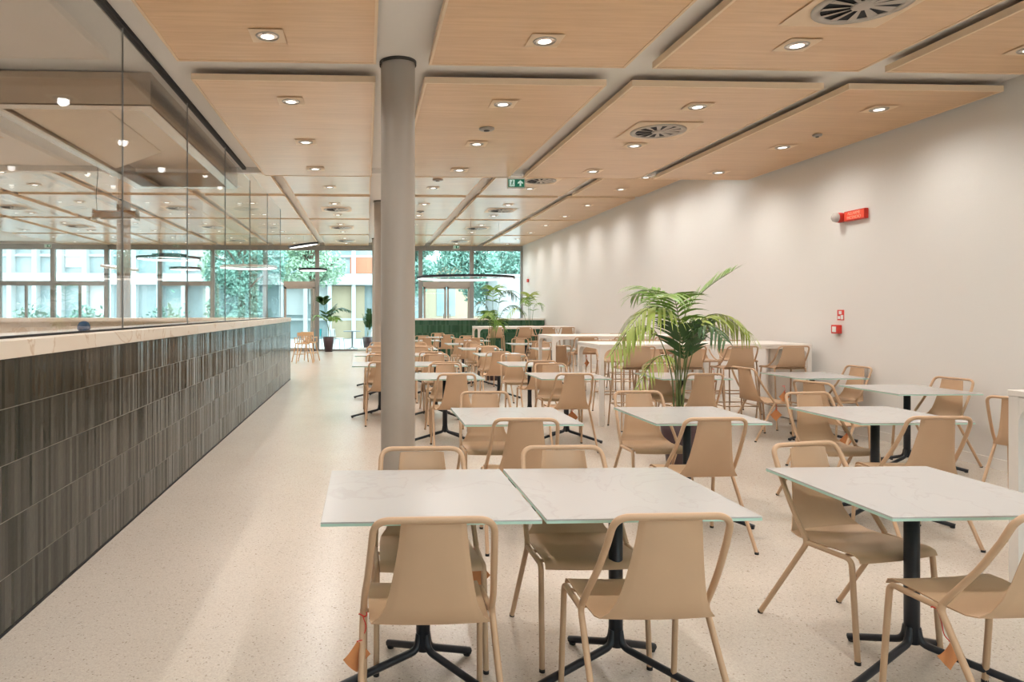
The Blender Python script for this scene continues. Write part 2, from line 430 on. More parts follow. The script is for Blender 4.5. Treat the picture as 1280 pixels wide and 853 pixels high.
# downlights: square cut-out trim, faceted reflector, lamp
LCOL = (1.0, .96, .915)
def spot(parent, z, power, ang=165, blend=1., size=.045):
    l = bpy.data.lights.new('downlight_or_added_lamp', 'SPOT'); l.energy = power; l.color = LCOL if ZP > parent.location.z - .2 else (1., .975, .95)
    l.spot_size = R(ang); l.spot_blend = blend; l.shadow_soft_size = size
    o = bpy.data.objects.new('downlight_or_added_lamp', l); COL.objects.link(o); o.location = (0, 0, z); o.parent = parent
    return o
dl0 = None
def downlight(x, y, z, label, power=90.):
    global dl0
    if dl0 is None:
        dl0 = thing('downlight', label, 'ceiling light', (x, y, z), 0, 'recessed downlights')
        a = .125; r = .088; m = MB(); n = 24
        pts_o = []; pts_i = []
        for k in range(n):
            an = 2 * PI * k / n; cx, cy = math.cos(an), math.sin(an); q = a / max(abs(cx), abs(cy))
            pts_o.append((cx * q, cy * q, -.003)); pts_i.append((cx * r, cy * r, -.003))
        m.add(pts_o + pts_i, [(k, (k + 1) % n, n + (k + 1) % n, n + k) for k in range(n)])
        m.build('trim', M['woodedge'], dl0)
        MB().lathe([(.088, -.002), (.088, .0), (.080, .0), (.076, -.009), (.082, -.011), (.088, -.002)], 24).build('rim_ring', M['ventm'], dl0)
        MB().lathe([(.076, -.005), (.058, -.007), (.050, -.009)], 12, smooth=False).build('reflector', M['reflector'], dl0)
        MB().lathe([(.050, -.009), (.0, -.011)], 16).build('lamp', M['lamp'], dl0)
        o = dl0
    else: o = dup(dl0, label, (x, y, z))
    if power: spot(o, -.03, power)
    return o
NTH = ['first', 'second', 'third', 'fourth']
FY = {0: [2.0, 3.56, 5.125], 1: [6.71, 8.32, 9.87]}
for ri in (0, 1):
    for i in range(4):
        xc = (COLS[i][0] + COLS[i][1]) / 2
        for k, y in enumerate(FY[ri]):
            if ri == 1 and k and False: continue
            downlight(xc, y, ZP, 'recessed downlight, %s one in the oak panel %s, %s' % (NTH[k], ['by the right wall', 'two from the wall', 'three from the wall', 'beside the glass'][i], ['front row', 'second row'][ri]), 42.)
# two added lamp rows without fixtures, unseen behind the camera, brighten the near tables
for i in range(4):
    xc = (COLS[i][0] + COLS[i][1]) / 2
    for y in (.4, -1.4):
        l = bpy.data.lights.new('downlight_or_added_lamp', 'SPOT'); l.energy = 42; l.color = LCOL; l.spot_size = R(165); l.spot_blend = 1.; l.shadow_soft_size = .045
        o = bpy.data.objects.new('downlight_or_added_lamp', l); COL.objects.link(o); o.location = (xc, y, ZP - .03)
RY = [[11.3, 12.5, 13.75], [15.85, 17.7], [19.6, 21.4], [23.3, 25.0]]
for ri, ys in enumerate(RY):
    for i in range(9):
        xc = (COLS[i][0] + COLS[i][1]) / 2
        for k, y in enumerate(ys):
            downlight(xc, y, ZP2, 'recessed downlight, %s in panel column %s from right wall, high ceiling row %s' % (NTH[k], ['one', 'two', 'three', 'four', 'five', 'six', 'seven', 'eight', 'nine'][i], ['one', 'two', 'three', 'four'][ri]),
                      50.)

# round swirl vents and small detectors
def vent(x, y, z, label, proto=[None]):
    if proto[0] is None:
        t = thing('ceiling_vent', label, 'ceiling vent', (x, y, z), 0, 'round ceiling vents'); proto[0] = t
        a, n = .42, 32; m = MB(); po = []; pi = []
        for k in range(n):
            an = 2 * PI * k / n; cx, cy = math.cos(an), math.sin(an); q = a * .86 / max(abs(cx), abs(cy))
            po.append((cx * q, cy * q, -.003)); pi.append((cx * .29, cy * .29, -.003))
        m.add(po + pi, [(k, (k + 1) % n, n + (k + 1) % n, n + k) for k in range(n)]); m.build('surround', M['woodedge'], t)
        MB().lathe([(.30, -.002), (.30, -.014), (.27, -.02), (.245, -.012), (.245, -.004)], 32).build('rim_ring', M['ventm'], t)
        MB().lathe([(.25, -.006), (0, -.006)], 32).build('duct', M['dark'], t)
        MB().lathe([(.07, -.006), (.07, -.018), (.05, -.022), (0, -.022)], 20).build('hub', M['ventm'], t)
        for k in range(12):
            an = 2 * PI * k / 12
            def p(r, a2, zz): return (r * math.cos(an + a2), r * math.sin(an + a2), zz)
            MB().add([p(.07, 0, -.012), p(.07, .32, -.017), p(.245, .30, -.016), p(.245, .05, -.008)], [(0, 1, 2, 3)]).build('vane', M['ventm'], t)
        return t
    return dup(proto[0], label, (x, y, z))
vent(3.29, 4.42, ZP, 'round swirl vent cut by the top of the picture, front oak panel')
vent(3.29, 7.63, ZP, 'round swirl vent in the second-row oak panel, middle of low ceiling')
for y, n in ((12.9, 'first'), (16.75, 'second'), (20.4, 'third'), (24.2, 'last')):
    vent(3.29, y, ZP2, 'round swirl vent of the high ceiling right of the column, %s from the step' % n)
    if y > 15:
        vent(-.73, y, ZP2, 'round swirl vent of the high ceiling over the aisle, %s from the step' % n)
        vent(-4.5, y, ZP2, 'round swirl vent of the high ceiling behind the glass screen, %s from the step' % n)
        vent(-8.4, y, ZP2, 'round swirl vent of the high ceiling far behind the kitchen, %s from the step' % n)
def detector(x, y, z, r, label, m):
    t = thing('smoke_detector', label, 'detector', (x, y, z), 0, 'ceiling detectors')
    MB().lathe([(r, .002), (r, -.012), (r * .8, -.02), (0, -.022)], 24).build('housing', m, t)
    MB().lathe([(r * .4, -.022), (r * .35, -.03), (0, -.031)], 16).build('sensor_cap', M['capm'], t)
detector(1.34, 7.62, ZP, .085, 'round grey speaker disc in oak panel left of the exit sign', M['framewarm'])
detector(5.2, 7.72, ZP, .05, 'small round grey sensor in the oak panel by the right wall', M['framewarm'])
detector(1.34, 12.9, ZP2, .10, 'small round grey sensor on first high panel beside the column', M['framewarm'])
detector(1.34, 17.0, ZP2, .09, 'small round grey sensor on second high panel beside the column', M['framewarm'])

# ------------------------------------------------------------------ columns
def column(x, y, ztop, label, r=.155):
    t = thing('column', label, 'column', (x, y, 0)); t['kind'] = 'structure'
    MB().lathe([(r, 0), (r, ztop - .02)], 40).build('shaft', M['column'], t)
    MB().lathe([(r + .012, ztop - .03), (r + .012, ztop), (r - .02, ztop)], 40).build('collar', M['capm'], t)
column(.272, 5.93, ZS, 'round grey brown column between the near tables', .147)
column(.33, 16.15, ZS2, 'round grey brown column half hidden behind the near one')
column(.36, 24.4, ZS2, 'round grey brown column farthest back near the windows')
column(-5.65, 16.3, ZS2, 'round grey brown column seen through the glass behind the counter')
column(-5.75, 10.6, ZS2, 'round grey brown column at the left edge behind the glass')

# ------------------------------------------------------------------ window wall
yw = YF
xs = [XW - 1.95 * k for k in range(0, 11)]      # mullion positions
names = 0
fr = MB()
fr.box(XL, XW, yw - .06, yw + .06, ZP2 - .18, ZP2 + .02)
fr.box(XL, XW, yw - .06, yw + .06, 0, .07)
struct('trim_1', fr, M['frame'])
struct('trim_2', MB().box(XL, XW, yw, yw + .15, ZP2 + .02, ZS2), M['plaster'])
for k, x in enumerate(xs):
    if k == 3: continue
    struct('trim_%d' % (k + 3), MB().box(x - .075, x + .075, yw - .08, yw + .08, .07, ZP2 - .18), M['frame'])
for k in range(len(xs) - 1):
    a, b = xs[k + 1], xs[k]
    g = MB().box(a + .06, b - .06, yw - .008, yw + .008, .07, ZP2 - .18).build('window_%d' % (k + 1), M['winglass']); g['kind'] = 'structure'
    if k in (2,):
        MB().box((a + b) / 2 - .0, (a + b) / 2 + .06, yw - .05, yw + .05, .07, 2.4).build('glazing_bar', M['frame'], g)
    if k in (6, 8, 9):
        MB().box(a + .06, b - .06, yw - .05, yw + .05, 2.45, 2.62).build('glazing_bar', M['frame'], g)
        MB().box((a + b) / 2 - .04, (a + b) / 2 + .04, yw - .05, yw + .05, .07, 2.45).build('glazing_bar', M['frame'], g)
def door(n, x0, x1, leafs):
    t = bpy.data.objects.new('door_%d' % n, None); COL.objects.link(t); t['kind'] = 'structure'; t.location = (x0, yw - .1, 0)
    w = x1 - x0
    MB().box(0, w, -.03, .06, 2.42, 2.62).build('door_head', M['framewarm'], t)
    for i in range(leafs):
        a, b = w * i / leafs + .03, w * (i + 1) / leafs - .01
        lf = MB(); 
        lf.box(a, a + .07, -.02, .03, .02, 2.42); lf.box(b - .07, b, -.02, .03, .02, 2.42); lf.box(a, b, -.02, .03, .02, .12); lf.box(a, b, -.02, .03, 2.34, 2.42)
        o = lf.build('door_leaf', M['framewarm'], t)
        MB().tube([(b - .1 if i == 0 else a + .1, -.06, .9), (b - .1 if i == 0 else a + .1, -.06, 1.4)], .014).build('door_handle', M['steel'], o)
door(1, xs[2] + .08, xs[1] - .08, 2)
door(2, xs[5] + .7, xs[4] - .08, 1)

# ------------------------------------------------------------------ counter
CX = -1.665; CY1 = 15.2
t = thing('bar_counter', 'long straight bar counter faced with dark glazed stick tiles', 'counter', (0, 0, 0))
MB().box(CX - .95, CX, -2.4, CY1, .0, 1.27).build('tiled_body', M['tile'], t)
MB().box(CX - .9, CX + .004, -2.4, CY1 + .004, 0, .012).build('base_strip', M['dark'], t)
t = thing('stone_worktop', 'long cream stone slab lying on the dark tiled counter', 'worktop', (0, 0, 0))
MB().bevbox(CX - .60, CX + .012, -2.4, CY1 + .012, 1.27, 1.354, .004).build('slab', M['stone'], t)
MB().box(XG - .02, XG + .02, -2.3, CY1 - .1, 1.354, 1.366).build('glass_channel', M['dark'], t)
t = thing('rear_worktop', 'lower cream worktop running along behind the glass screen', 'worktop', (0, 0, 0))
MB().bevbox(CX - 1.35, CX - .96, -2.4, CY1 - .7, 1.16, 1.22, .004).build('slab', M['stone'], t)
MB().box(CX - 1.3, CX - .96, -2.4, CY1 - .7, 0, 1.16).build('cabinet_body', M['cream'], t)
t = thing('return_counter', 'cream return counter closing the far end of the kitchen area', 'counter', (0, 0, 0))
MB().box(-12.5, CX - .96, 14.72, 15.2, 0, 1.27).build('body', M['stone'], t)
MB().bevbox(-12.5, CX - .61, 14.62, 15.2, 1.272, 1.354, .004).build('slab', M['stone'], t)
# glass screen panes
edges = [3.36, 5.2, 7.05, 8.92, 10.80, 12.68, 14.6]
pn = ['nearest the camera', 'second from the camera', 'third from the camera', 'fourth from the camera', 'fifth from the camera', 'farthest from the camera']
es = [-2.3, -.35, 1.5] + edges
for k in range(len(es) - 1):
    a, b = es[k] + .004, es[k + 1] - .004
    zt = ZS if b < YSTEP else (ZS if a < YSTEP - .5 else ZP + .12)
    if zt == ZS and b > YSTEP - .1: zt = ZP
    o = MB().box(XG - .005, XG + .005, a, b, 1.367, zt - .005).build('glass_pane', M['glass'])
    lab = ['clear glass pane on the counter beside the photographer, cut by the frame', 'clear glass pane on the counter at the left edge', 'clear glass pane below the near hood corner'][k] if k < 3 else 'tall clear glass pane on the counter, %s' % pn[k - 3]
    tag(o, lab, 'glass screen', 'glass panes on the counter')
    MB().box(XG - .0052, XG + .0052, b, b + .006, 1.367, zt - .005).build('joint_seal', M['frame'], o)
struct('trim_30', MB().box(XG - .03, XG + .02, YB, YSTEP, ZS - .04, ZS - .002), M['dark'])
o = MB().lathe([(0, 0), (.030, .002), (.042, .02), (.040, .04), (.028, .062), (.012, .070), (0, .071)], 20).build('cloth_ball', M['blue'], loc=(-1.90, 4.72, 1.354))
tag(o, 'small dark blue ball of cloth on the stone worktop', 'cloth')

# ------------------------------------------------------------------ kitchen: plaster soffit, hood, heat lamp
struct('trim_31', MB().box(-8.5, XG - .05, YB, 5.95, ZS - .03, ZS - .001), M['plaster'])
hx0, hx1, hy0, hy1, hz0, hz1 = -3.42, -1.93, 6.25, 10.40, 3.33, 3.66
t = thing('extractor_hood', 'big stainless steel extractor hood hanging behind the glass screen', 'extractor hood', (0, 0, 0))
sh = MB(); e = .012
sh.box(hx0, hx1, hy0, hy0 + e, hz0, hz1 - .03); sh.box(hx0, hx1, hy1 - e, hy1, hz0, hz1 - .03)
sh.box(hx0, hx0 + e, hy0 + e, hy1 - e, hz0, hz1 - .03); sh.box(hx1 - e, hx1, hy0 + e, hy1 - e, hz0, hz1 - .03)
sh.build('shell', M['steel'], t)
rim = MB(); w = .13
rim.box(hx0, hx1, hy0, hy0 + w, hz0 - .004, hz0 + .012); rim.box(hx0, hx1, hy1 - w, hy1, hz0 - .004, hz0 + .012)
rim.box(hx0, hx0 + w, hy0 + w, hy1 - w, hz0 - .004, hz0 + .012); rim.box(hx1 - w, hx1, hy0 + w, hy1 - w, hz0 - .004, hz0 + .012)
rim.build('rim', M['steel'], t)
MB().box(hx0 + e, hx1 - e, hy0 + e, hy1 - e, hz1 - .06, hz1 - .04).build('top_plate', M['steelin'], t)
fl = MB()
fl.prism([(hx0 + w, hz0 + .04), (hx0 + .72, hz1 - .07), (hx0 + .72, hz1 - .055), (hx0 + w, hz0 + .06)], 1, hy0 + w, hy1 - 1.2)
fl.build('filter_bank', M['steelin'], t)
MB().box(hx1 - .3, hx1 - .2, hy0 + .4, hy1 - .5, hz1 - .10, hz1 - .07).build('lamp_or_sheen_strip', M['signw'], t)  # white strip put in for the bright reflection along the right rim
t = thing('heat_lamp', 'copper coloured heat lamp trough hanging on thin cables over the pass', 'lamp', (-3.40, 9.5, 2.79))
MB().prism([(-.05, -.03), (.05, -.03), (.075, .06), (-.075, .06), (-.05, .05)], 0, -.28, .28).build('trough', M['brass'], t)
MB().prism([(-.09, -.06), (.09, -.06), (.04, .09), (-.04, .09)], 0, .28, .30).build('end_plate', M['steel'], t)
MB().prism([(-.09, -.06), (.09, -.06), (.04, .09), (-.04, .09)], 0, -.30, -.28).build('end_plate', M['steel'], t)
MB().tube([(-.2, 0, -.04), (.2, 0, -.04)], .014).build('tube_lamp', M['signw'], t)
MB().tube(crom([(-.25, 0, .06), (-.26, 0, .3), (-.24, 0, .55), (-.25, 0, .848)]), .005, 6).build('cable', M['capm'], t)
MB().tube([(.04, 0, .06), (.04, 0, .535)], .002, 6).build('cable', M['capm'], t)
# kitchen downlights in the plaster soffit and beyond it
for k, (x, y, z) in enumerate(((-3.0, 4.55, ZS - .03), (-4.6, 8.6, ZS), (-5.6, 7.4, ZS), (-3.0, 2.6, ZS - .03), (-6.6, 9.6, ZS))):
    downlight(x, y, z, 'recessed kitchen downlight in the white soffit, %s' % ['beside the glass joint', 'left of the hood rear end', 'left of the hood middle', 'above the photographer', 'far left behind the column'][k], 120.)

# ------------------------------------------------------------------ chairs
def chair_frame_pts(s):
    return None
def make_chair(label):
    t = thing('armchair', label, 'chair', (0, 0, 0), 0, 'sand coloured metal armchairs')
    m = M['chair']; tr = .0118
    # backrest and seat are one bent sheet, split at the bend
    prof = [(-.262, .815, .104), (-.250, .74, .112), (-.232, .66, .124), (-.214, .58, .138), (-.198, .52, .153), (-.180, .475, .175), (-.150, .447, .200)]
    prof2 = [(-.150, .447, .200), (-.10, .437, .205), (-.02, .437, .207), (.08, .443, .209), (.16, .449, .211), (.205, .449, .211), (.228, .440, .211), (.236, .422, .211)]
    def rows(pf, curve):
        out = []
        for i, (y, z, w) in enumerate(pf):
            r = []
            for u in (-1, -.87, -.80, -.4, 0, .4, .80, .87, 1):
                r.append((u * w, y + .014 * u * u + max(0, abs(u) - .8) / .2 * .009 * (1 if i < 6 else 0), z))
            out.append(r)
        return out
    MB().sheet(rows(prof, 1), .004).build('backrest', m, t)
    pr = prof2
    out = []
    for i, (y, z, w) in enumerate(pr):
        k = max(0, 1 - i / 2)
        out.append([((-1 + j / 4) * w, y + k * .014 * (-1 + j / 4) ** 2, z - (1 - k) * .006 * (1 - (-1 + j / 4) ** 2)) for j in range(9)])
    MB().sheet(out, .004).build('seat', m, t)
    # loop of tube: joint - arm - over the top - arm - joint
    def arm(s): return [(s * .226, -.02, .440), (s * .222, -.075, .515), (s * .210, -.150, .62), (s * .200, -.215, .73)]
    L = crom([Vector(p) for p in arm(-1)], 5); Rr = crom([Vector(p) for p in arm(1)], 5)
    top = fillet([L[-1], (-.192, -.262, .828), (.192, -.262, .828), Rr[-1]], .075, 7)
    MB().tube(L[:-1] + top + Rr[::-1][1:], tr, 8).build('back_frame', m, t)
    rl = []
    for s in (-1, 1):
        pts = fillet([(s * .2265, -.028, .452), (s * .228, -.022, .425), (s * .240, -.285, .006)], .03, 5)
        o = MB().tube(pts, tr, 8).build('leg', m, t)
        MB().lathe([(.0, 0), (.0125, 0), (.0125, .014), (.0, .014)], 10, (s * .240, -.285, 0)).build('foot_cap', M['rubber'], o)
        pts = fillet([(s * .222, .14, .430), (s * .222, .205, .432), (s * .226, .238, .006)], .04, 6)
        o = MB().tube(pts, tr, 8).build('leg', m, t)
        MB().lathe([(.0, 0), (.0125, 0), (.0125, .014), (.0, .014)], 10, (s * .226, .238, 0)).build('foot_cap', M['rubber'], o)
    sf = MB()
    for s in (-1, 1): sf.tube([(s * .226, -.02, .432), (s * .222, .15, .430)], tr, 8)
    sf.tube([(-.222, .02, .424), (.222, .02, .424)], .008, 6); sf.tube([(-.222, .15, .428), (.222, .15, .428)], .008, 6)
    sf.build('seat_frame', m, t)
    return t
CH = [None]
def chair(x, y, face, label):
    """face: heading of the seat front in degrees, 0 = away from the camera (+y), 180 = towards it"""
    if CH[0] is None:
        CH[0] = make_chair(label); CH[0].location = (x, y, 0); CH[0].rotation_euler = (0, 0, R(face)); return CH[0]
    return dup(CH[0], label, (x, y, 0), R(face))

def make_stool(label):
    t = thing('bar_stool', label, 'bar stool', (0, 0, 0), 0, 'bar stools at the high tables')
    m = M['stool']; tr = .0105
    prof = [(-.225, 1.04, .135), (-.215, .97, .145), (-.205, .90, .158), (-.19, .84, .172), (-.165, .795, .185)]
    prof2 = [(-.165, .795, .185), (-.12, .775, .19), (-.02, .775, .195), (.10, .78, .198), (.17, .782, .2), (.205, .776, .2), (.213, .758, .2)]
    MB().sheet([[((-1 + j / 3) * w, y + .016 * (-1 + j / 3) ** 2, z) for j in range(7)] for y, z, w in prof], .004).build('backrest', m, t)
    MB().sheet([[((-1 + j / 3) * w, y, z) for j in range(7)] for y, z, w in prof2], .004).build('seat', m, t)
    def arm(s): return [(s * .213, .08, .775), (s * .213, -.02, .80), (s * .208, -.12, .87), (s * .20, -.19, .97)]
    L, Rr = crom(arm(-1), 4), crom(arm(1), 4)
    top = fillet([L[-1], (-.195, -.225, 1.052), (.195, -.225, 1.052), Rr[-1]], .06, 6)
    MB().tube(L[:-1] + top + Rr[::-1][1:], tr, 8).build('back_frame', m, t)
    for sx in (-1, 1):
        for a, b in ((-.13, -.245), (.16, .235)):
            o = MB().tube([(sx * .20, a, .772), (sx * .235, b, .005)], tr, 8).build('leg', m, t)
            MB().lathe([(0, 0), (.012, 0), (.012, .012), (0, .012)], 8, (sx * .235, b, 0)).build('foot_cap', M['rubber'], o)
    zf = .30; k = (.772 - zf) / .772
    xf = .20 + .035 * k; yb = -.13 - .115 * k; yf = .16 + .075 * k
    MB().tube([(-xf, yb, zf), (xf, yb, zf), (xf, yf, zf), (-xf, yf, zf)], .008, 6, closed=True).build('footrest', m, t)
    sf = MB().tube([(-.20, -.12, .764), (.20, -.12, .764)], .009, 6); sf.tube([(-.2, .15, .768), (.2, .15, .768)], .009, 6)
    for s in (-1, 1): sf.tube([(s * .2, -.13, .770), (s * .208, .1, .772)], .009, 6)
    sf.build('seat_frame', m, t)
    return t
ST = [None]
def stool(x, y, face, label):
    if ST[0] is None:
        ST[0] = make_stool(label); ST[0].location = (x, y, 0); ST[0].rotation_euler = (0, 0, R(face)); return ST[0]
    return dup(ST[0], label, (x, y, 0), R(face))

# ------------------------------------------------------------------ cafe tables
TH = .738
def make_table(label):
    t = thing('cafe_table', label, 'table', (0, 0, 0), 0, 'square white cafe tables')
    a = .399
    MB().bevbox(-a, a, -a, a, TH - .006, TH, .0015).build('tabletop', M['top'], t)
    MB().box(-a, a, -a, a, TH - .016, TH - .0062).build('glass_layer', M['gedge'], t)
    pl = MB().box(-.16, .16, -.03, .03, TH - .034, TH - .0165); pl.box(-.03, .03, -.16, .16, TH - .034, TH - .0165)
    pl.build('top_plate', M['black'], t)
    b = .029
    MB().lathe([(0, .07), (b, .08), (b, TH - .034), (0, TH - .034)], 20).build('pole', M['black'], t)
    for deg, ln in ((207, .46), (312, .46), (28, .24), (125, .24)):
        an = R(deg); c, s = math.cos(an), math.sin(an)
        pts = fillet([(c * .018, s * .018, .15), (c * .028, s * .028, .085), (c * ln, s * ln, .016)], .05, 5)
        o = MB().tube(pts, .0155, 8).build('foot', M['black'], t)
        MB().lathe([(0, 0), (.014, 0), (.016, .01), (0, .012)], 10, (c * (ln - .015), s * (ln - .015), 0)).build('foot_cap', M['rubber'], o)
    return t
TB = [None]
def table(x, y, label, rot=0):
    if TB[0] is None:
        TB[0] = make_table(label); TB[0].location = (x, y, 0); TB[0].rotation_euler = (0, 0, R(rot)); return TB[0]
    return dup(TB[0], label, (x, y, 0), R(rot))
T = [  # x, y, short description, chair in front (dx, dy, turn) or None, chair behind
    (.236, 2.86, 'front table nearest the counter', (-.02, -.425, 0), (.03, .19, 0)),
    (1.051, 2.86, 'front table joined on its right', (-.06, -.42, 0), (-.10, .19, 0)),
    (2.32, 2.83, 'front table on the right', (-.05, -.43, 4), (-.08, .26, 12)),
    (1.055, 4.95, 'second-row table beside the column', (-.06, -.52, -4), (-.09, .38, 0)),
    (2.34, 4.93, 'second-row table before the palm', (-.19, -.53, 0), (-.11, .38, 0)),
    (3.73, 4.89, 'second-row table right of the palm', (-.14, -.50, -4), (-.14, .28, 4)),
    (.92, 8.03, 'third-row table beside the column', (.03, -.58, 0), (.06, .34, 0)),
    (2.35, 8.0, 'third-row table left of the palm', (-.15, -.57, 0), (-.03, .34, 0)),
    (3.70, 7.93, 'third-row table behind the palm', (-.13, -.57, 0), (-.08, .22, 0)),
    (.20, 9.87, 'fourth-row table on the aisle', (.03, -.68, 0), (0, .36, 0)),
    (1.001, 9.87, 'fourth-row table second from the aisle', (.04, -.68, 0), (.06, .36, 0)),
    (2.35, 9.82, 'fourth-row table third from the aisle', (-.02, -.50, 0), (-.10, .36, 0)),
    (.20, 12.07, 'fifth-row table on the aisle', (.05, -.66, 0), (0, .36, 0)),
    (1.001, 12.07, 'fifth-row table second from the aisle', (.06, -.66, 0), (0, .36, 0)),
    (2.33, 12.02, 'fifth-row table third from the aisle', (-.18, -.66, 0), (-.08, .36, 0)),
    (.22, 13.95, 'sixth-row table on the aisle', (.0, -.60, 0), (.05, .36, 0)),
    (1.021, 13.95, 'sixth-row table second from the aisle', (.05, -.60, 0), (.05, .36, 0)),
    (2.30, 13.90, 'sixth-row table third from the aisle', (.0, -.60, 0), (.0, .36, 0)),
    (3.78, 13.85, 'sixth-row table behind the bar table', (-.05, -.55, 0), (.0, .36, 0)),
    (2.25, 15.95, 'seventh-row table left of the thin palm', (.0, -.60, 0), (.0, .40, 0)),
    (3.72, 15.90, 'seventh-row table right of the thin palm', (.05, -.60, 0), (.0, .40, 0)),
    (.70, 17.85, 'eighth-row table nearest the aisle', (.0, -.60, 0), (.0, .40, 0)),
    (1.50, 17.85, 'eighth-row table second from the aisle', (.0, -.60, 0), (.0, .40, 0)),
    (2.76, 17.80, 'eighth-row table beside the bar table', (-.05, -.60, 0), (-.05, .40, 0)),
    (2.16, 20.1, 'last-row table before the green counter', (.1, -.60, 0), (.0, .40, 0)),
]
for x, y, d, f, b in T:
    table(x, y, 'square white cafe table on black pedestal, ' + d)
    chair(x + f[0], y + f[1], f[2], 'sand metal armchair, back to camera, at the ' + d)
    chair(x + b[0], y + b[1] , 180 + b[2], 'sand metal armchair facing camera at the ' + d)
# tables along the wall, chairs left and right of them
for x, y, d, l, r in ((5.24, 6.45, 'wall table nearest the camera', (-.83, -.1, -70), (.30, .05, 100)), (5.27, 7.92, 'wall table before the bar table', (-.60, .02, -80), (.37, .05, 95))):
    table(x, y, 'square white cafe table on black pedestal, ' + d)
    chair(x + l[0], y + l[1], l[2], 'sand metal armchair on the left side of the ' + d)
    chair(x + r[0], y + r[1], r[2], 'sand metal armchair between wall and the ' + d)
chair(5.17, 5.12, -64, 'sand metal armchair standing alone by the wall behind the high white table')

# ------------------------------------------------------------------ high white tables
def arch(w, h, leg, beam, r, n=6):
    """outline of a portal: outer box w x h, legs, beam, rounded inner corners (2-D, x centred, z up)"""
    p = [(-w / 2, 0), (-w / 2, h), (w / 2, h), (w / 2, 0), (w / 2 - leg, 0)]
    for k in range(n + 1):
        a = k / n * PI / 2; p.append((w / 2 - leg - r + r * math.cos(a), h - beam - r + r * math.sin(a)))
    for k in range(n + 1):
        a = PI / 2 + k / n * PI / 2; p.append((-w / 2 + leg + r + r * math.cos(a), h - beam - r + r * math.sin(a)))
    p.append((-w / 2 + leg, 0)); return p
def high_table(x0, x1, y0, y1, h, label, panel=False):
    w, d = x1 - x0, y1 - y0; leg = .055
    t = thing('high_table', label, 'high table', ((x0 + x1) / 2, (y0 + y1) / 2, 0), 0, 'long white high tables')
    MB().bevbox(-w / 2 - .004, w / 2 + .004, -d / 2 - .004, d / 2 + .004, h - .03, h, .003).build('tabletop', M['white'], t)
    for s in (-1, 1):
        MB().prism([(px, pz) for px, pz in arch(w - 2 * .0, h - .031, leg, .03, .11)], 1, s * (d / 2) - (leg if s > 0 else 0), s * (d / 2) + (leg if s < 0 else 0)).build('long_frame', M['white'], t)
        MB().prism(arch(d - .004, h - .033, leg - .003, .03, .11), 0, s * (w / 2 - .002) - (leg - .004 if s > 0 else 0), s * (w / 2 - .002) + (leg - .004 if s < 0 else 0)).build('end_frame', M['white'], t)
    if panel:
        MB().box(w / 2 - .03, w / 2 - .012, -d / 2 + leg, d / 2 - leg, .02, h - .06).build('end_panel', M['white'], t)
    return t
high_table(3.02, 5.84, 8.78, 9.72, 1.062, 'long white high table running to the right wall behind the palm', True)
high_table(3.24, 5.84, 11.85, 12.85, 1.062, 'long white high table second from the front')
high_table(3.10, 5.84, 19.0, 20.05, 1.062, 'long white high table farthest back before the green counter')
high_table(3.40, 5.84, 2.45, 3.50, 1.075, 'white high table whose corner leg shows at the right edge')
for k, x in enumerate((3.39, 4.04, 4.70, 5.36)):
    stool(x, 8.62 - x * .0, 0, 'sand bar stool, back to camera, at high table behind palm, %s' % ['first from left', 'second from left', 'third from left', 'nearest the wall'][k])
for k, x in enumerate((3.62, 4.22, 4.92, 5.46)):
    stool(x, 9.92, 180, 'sand bar stool facing camera at high table behind palm, %s' % ['first from left', 'second from left', 'third from left', 'nearest the wall'][k])
for k, x in enumerate((3.72, 4.40, 5.10)):
    stool(x, 11.70, 0, 'sand bar stool, back to camera, at the second high table, %s' % ['left end', 'middle', 'wall end'][k])
for k, x in enumerate((4.36, 4.93, 5.5)):
    stool(x, 13.02, 180, 'sand bar stool facing the camera at the second high table, %s' % ['left end', 'middle', 'wall end'][k])
for k, x in enumerate((3.55, 4.32, 4.96, 5.5)):
    stool(x, 18.85, 0, 'sand bar stool, back to camera, at the farthest high table, %s' % ['first from left', 'second from left', 'third from left', 'nearest the wall'][k])
for k, x in enumerate((3.85, 4.85, 5.5)):
    stool(x, 20.25, 180, 'sand bar stool facing the camera at the farthest high table, %s' % ['left end', 'middle', 'wall end'][k])

# ------------------------------------------------------------------ green tiled low counter at the back
t = thing('green_counter', 'bottle green tiled counter with white top before the windows', 'counter', (3.62, 22.7, 0))
MB().box(-2.3, 2.3, 0, .5, 0, 1.2).build('tiled_body', M['gtile'], t)
MB().bevbox(-2.32, 2.31, -.02, .52, 1.2, 1.26, .004).build('countertop', M['white'], t)

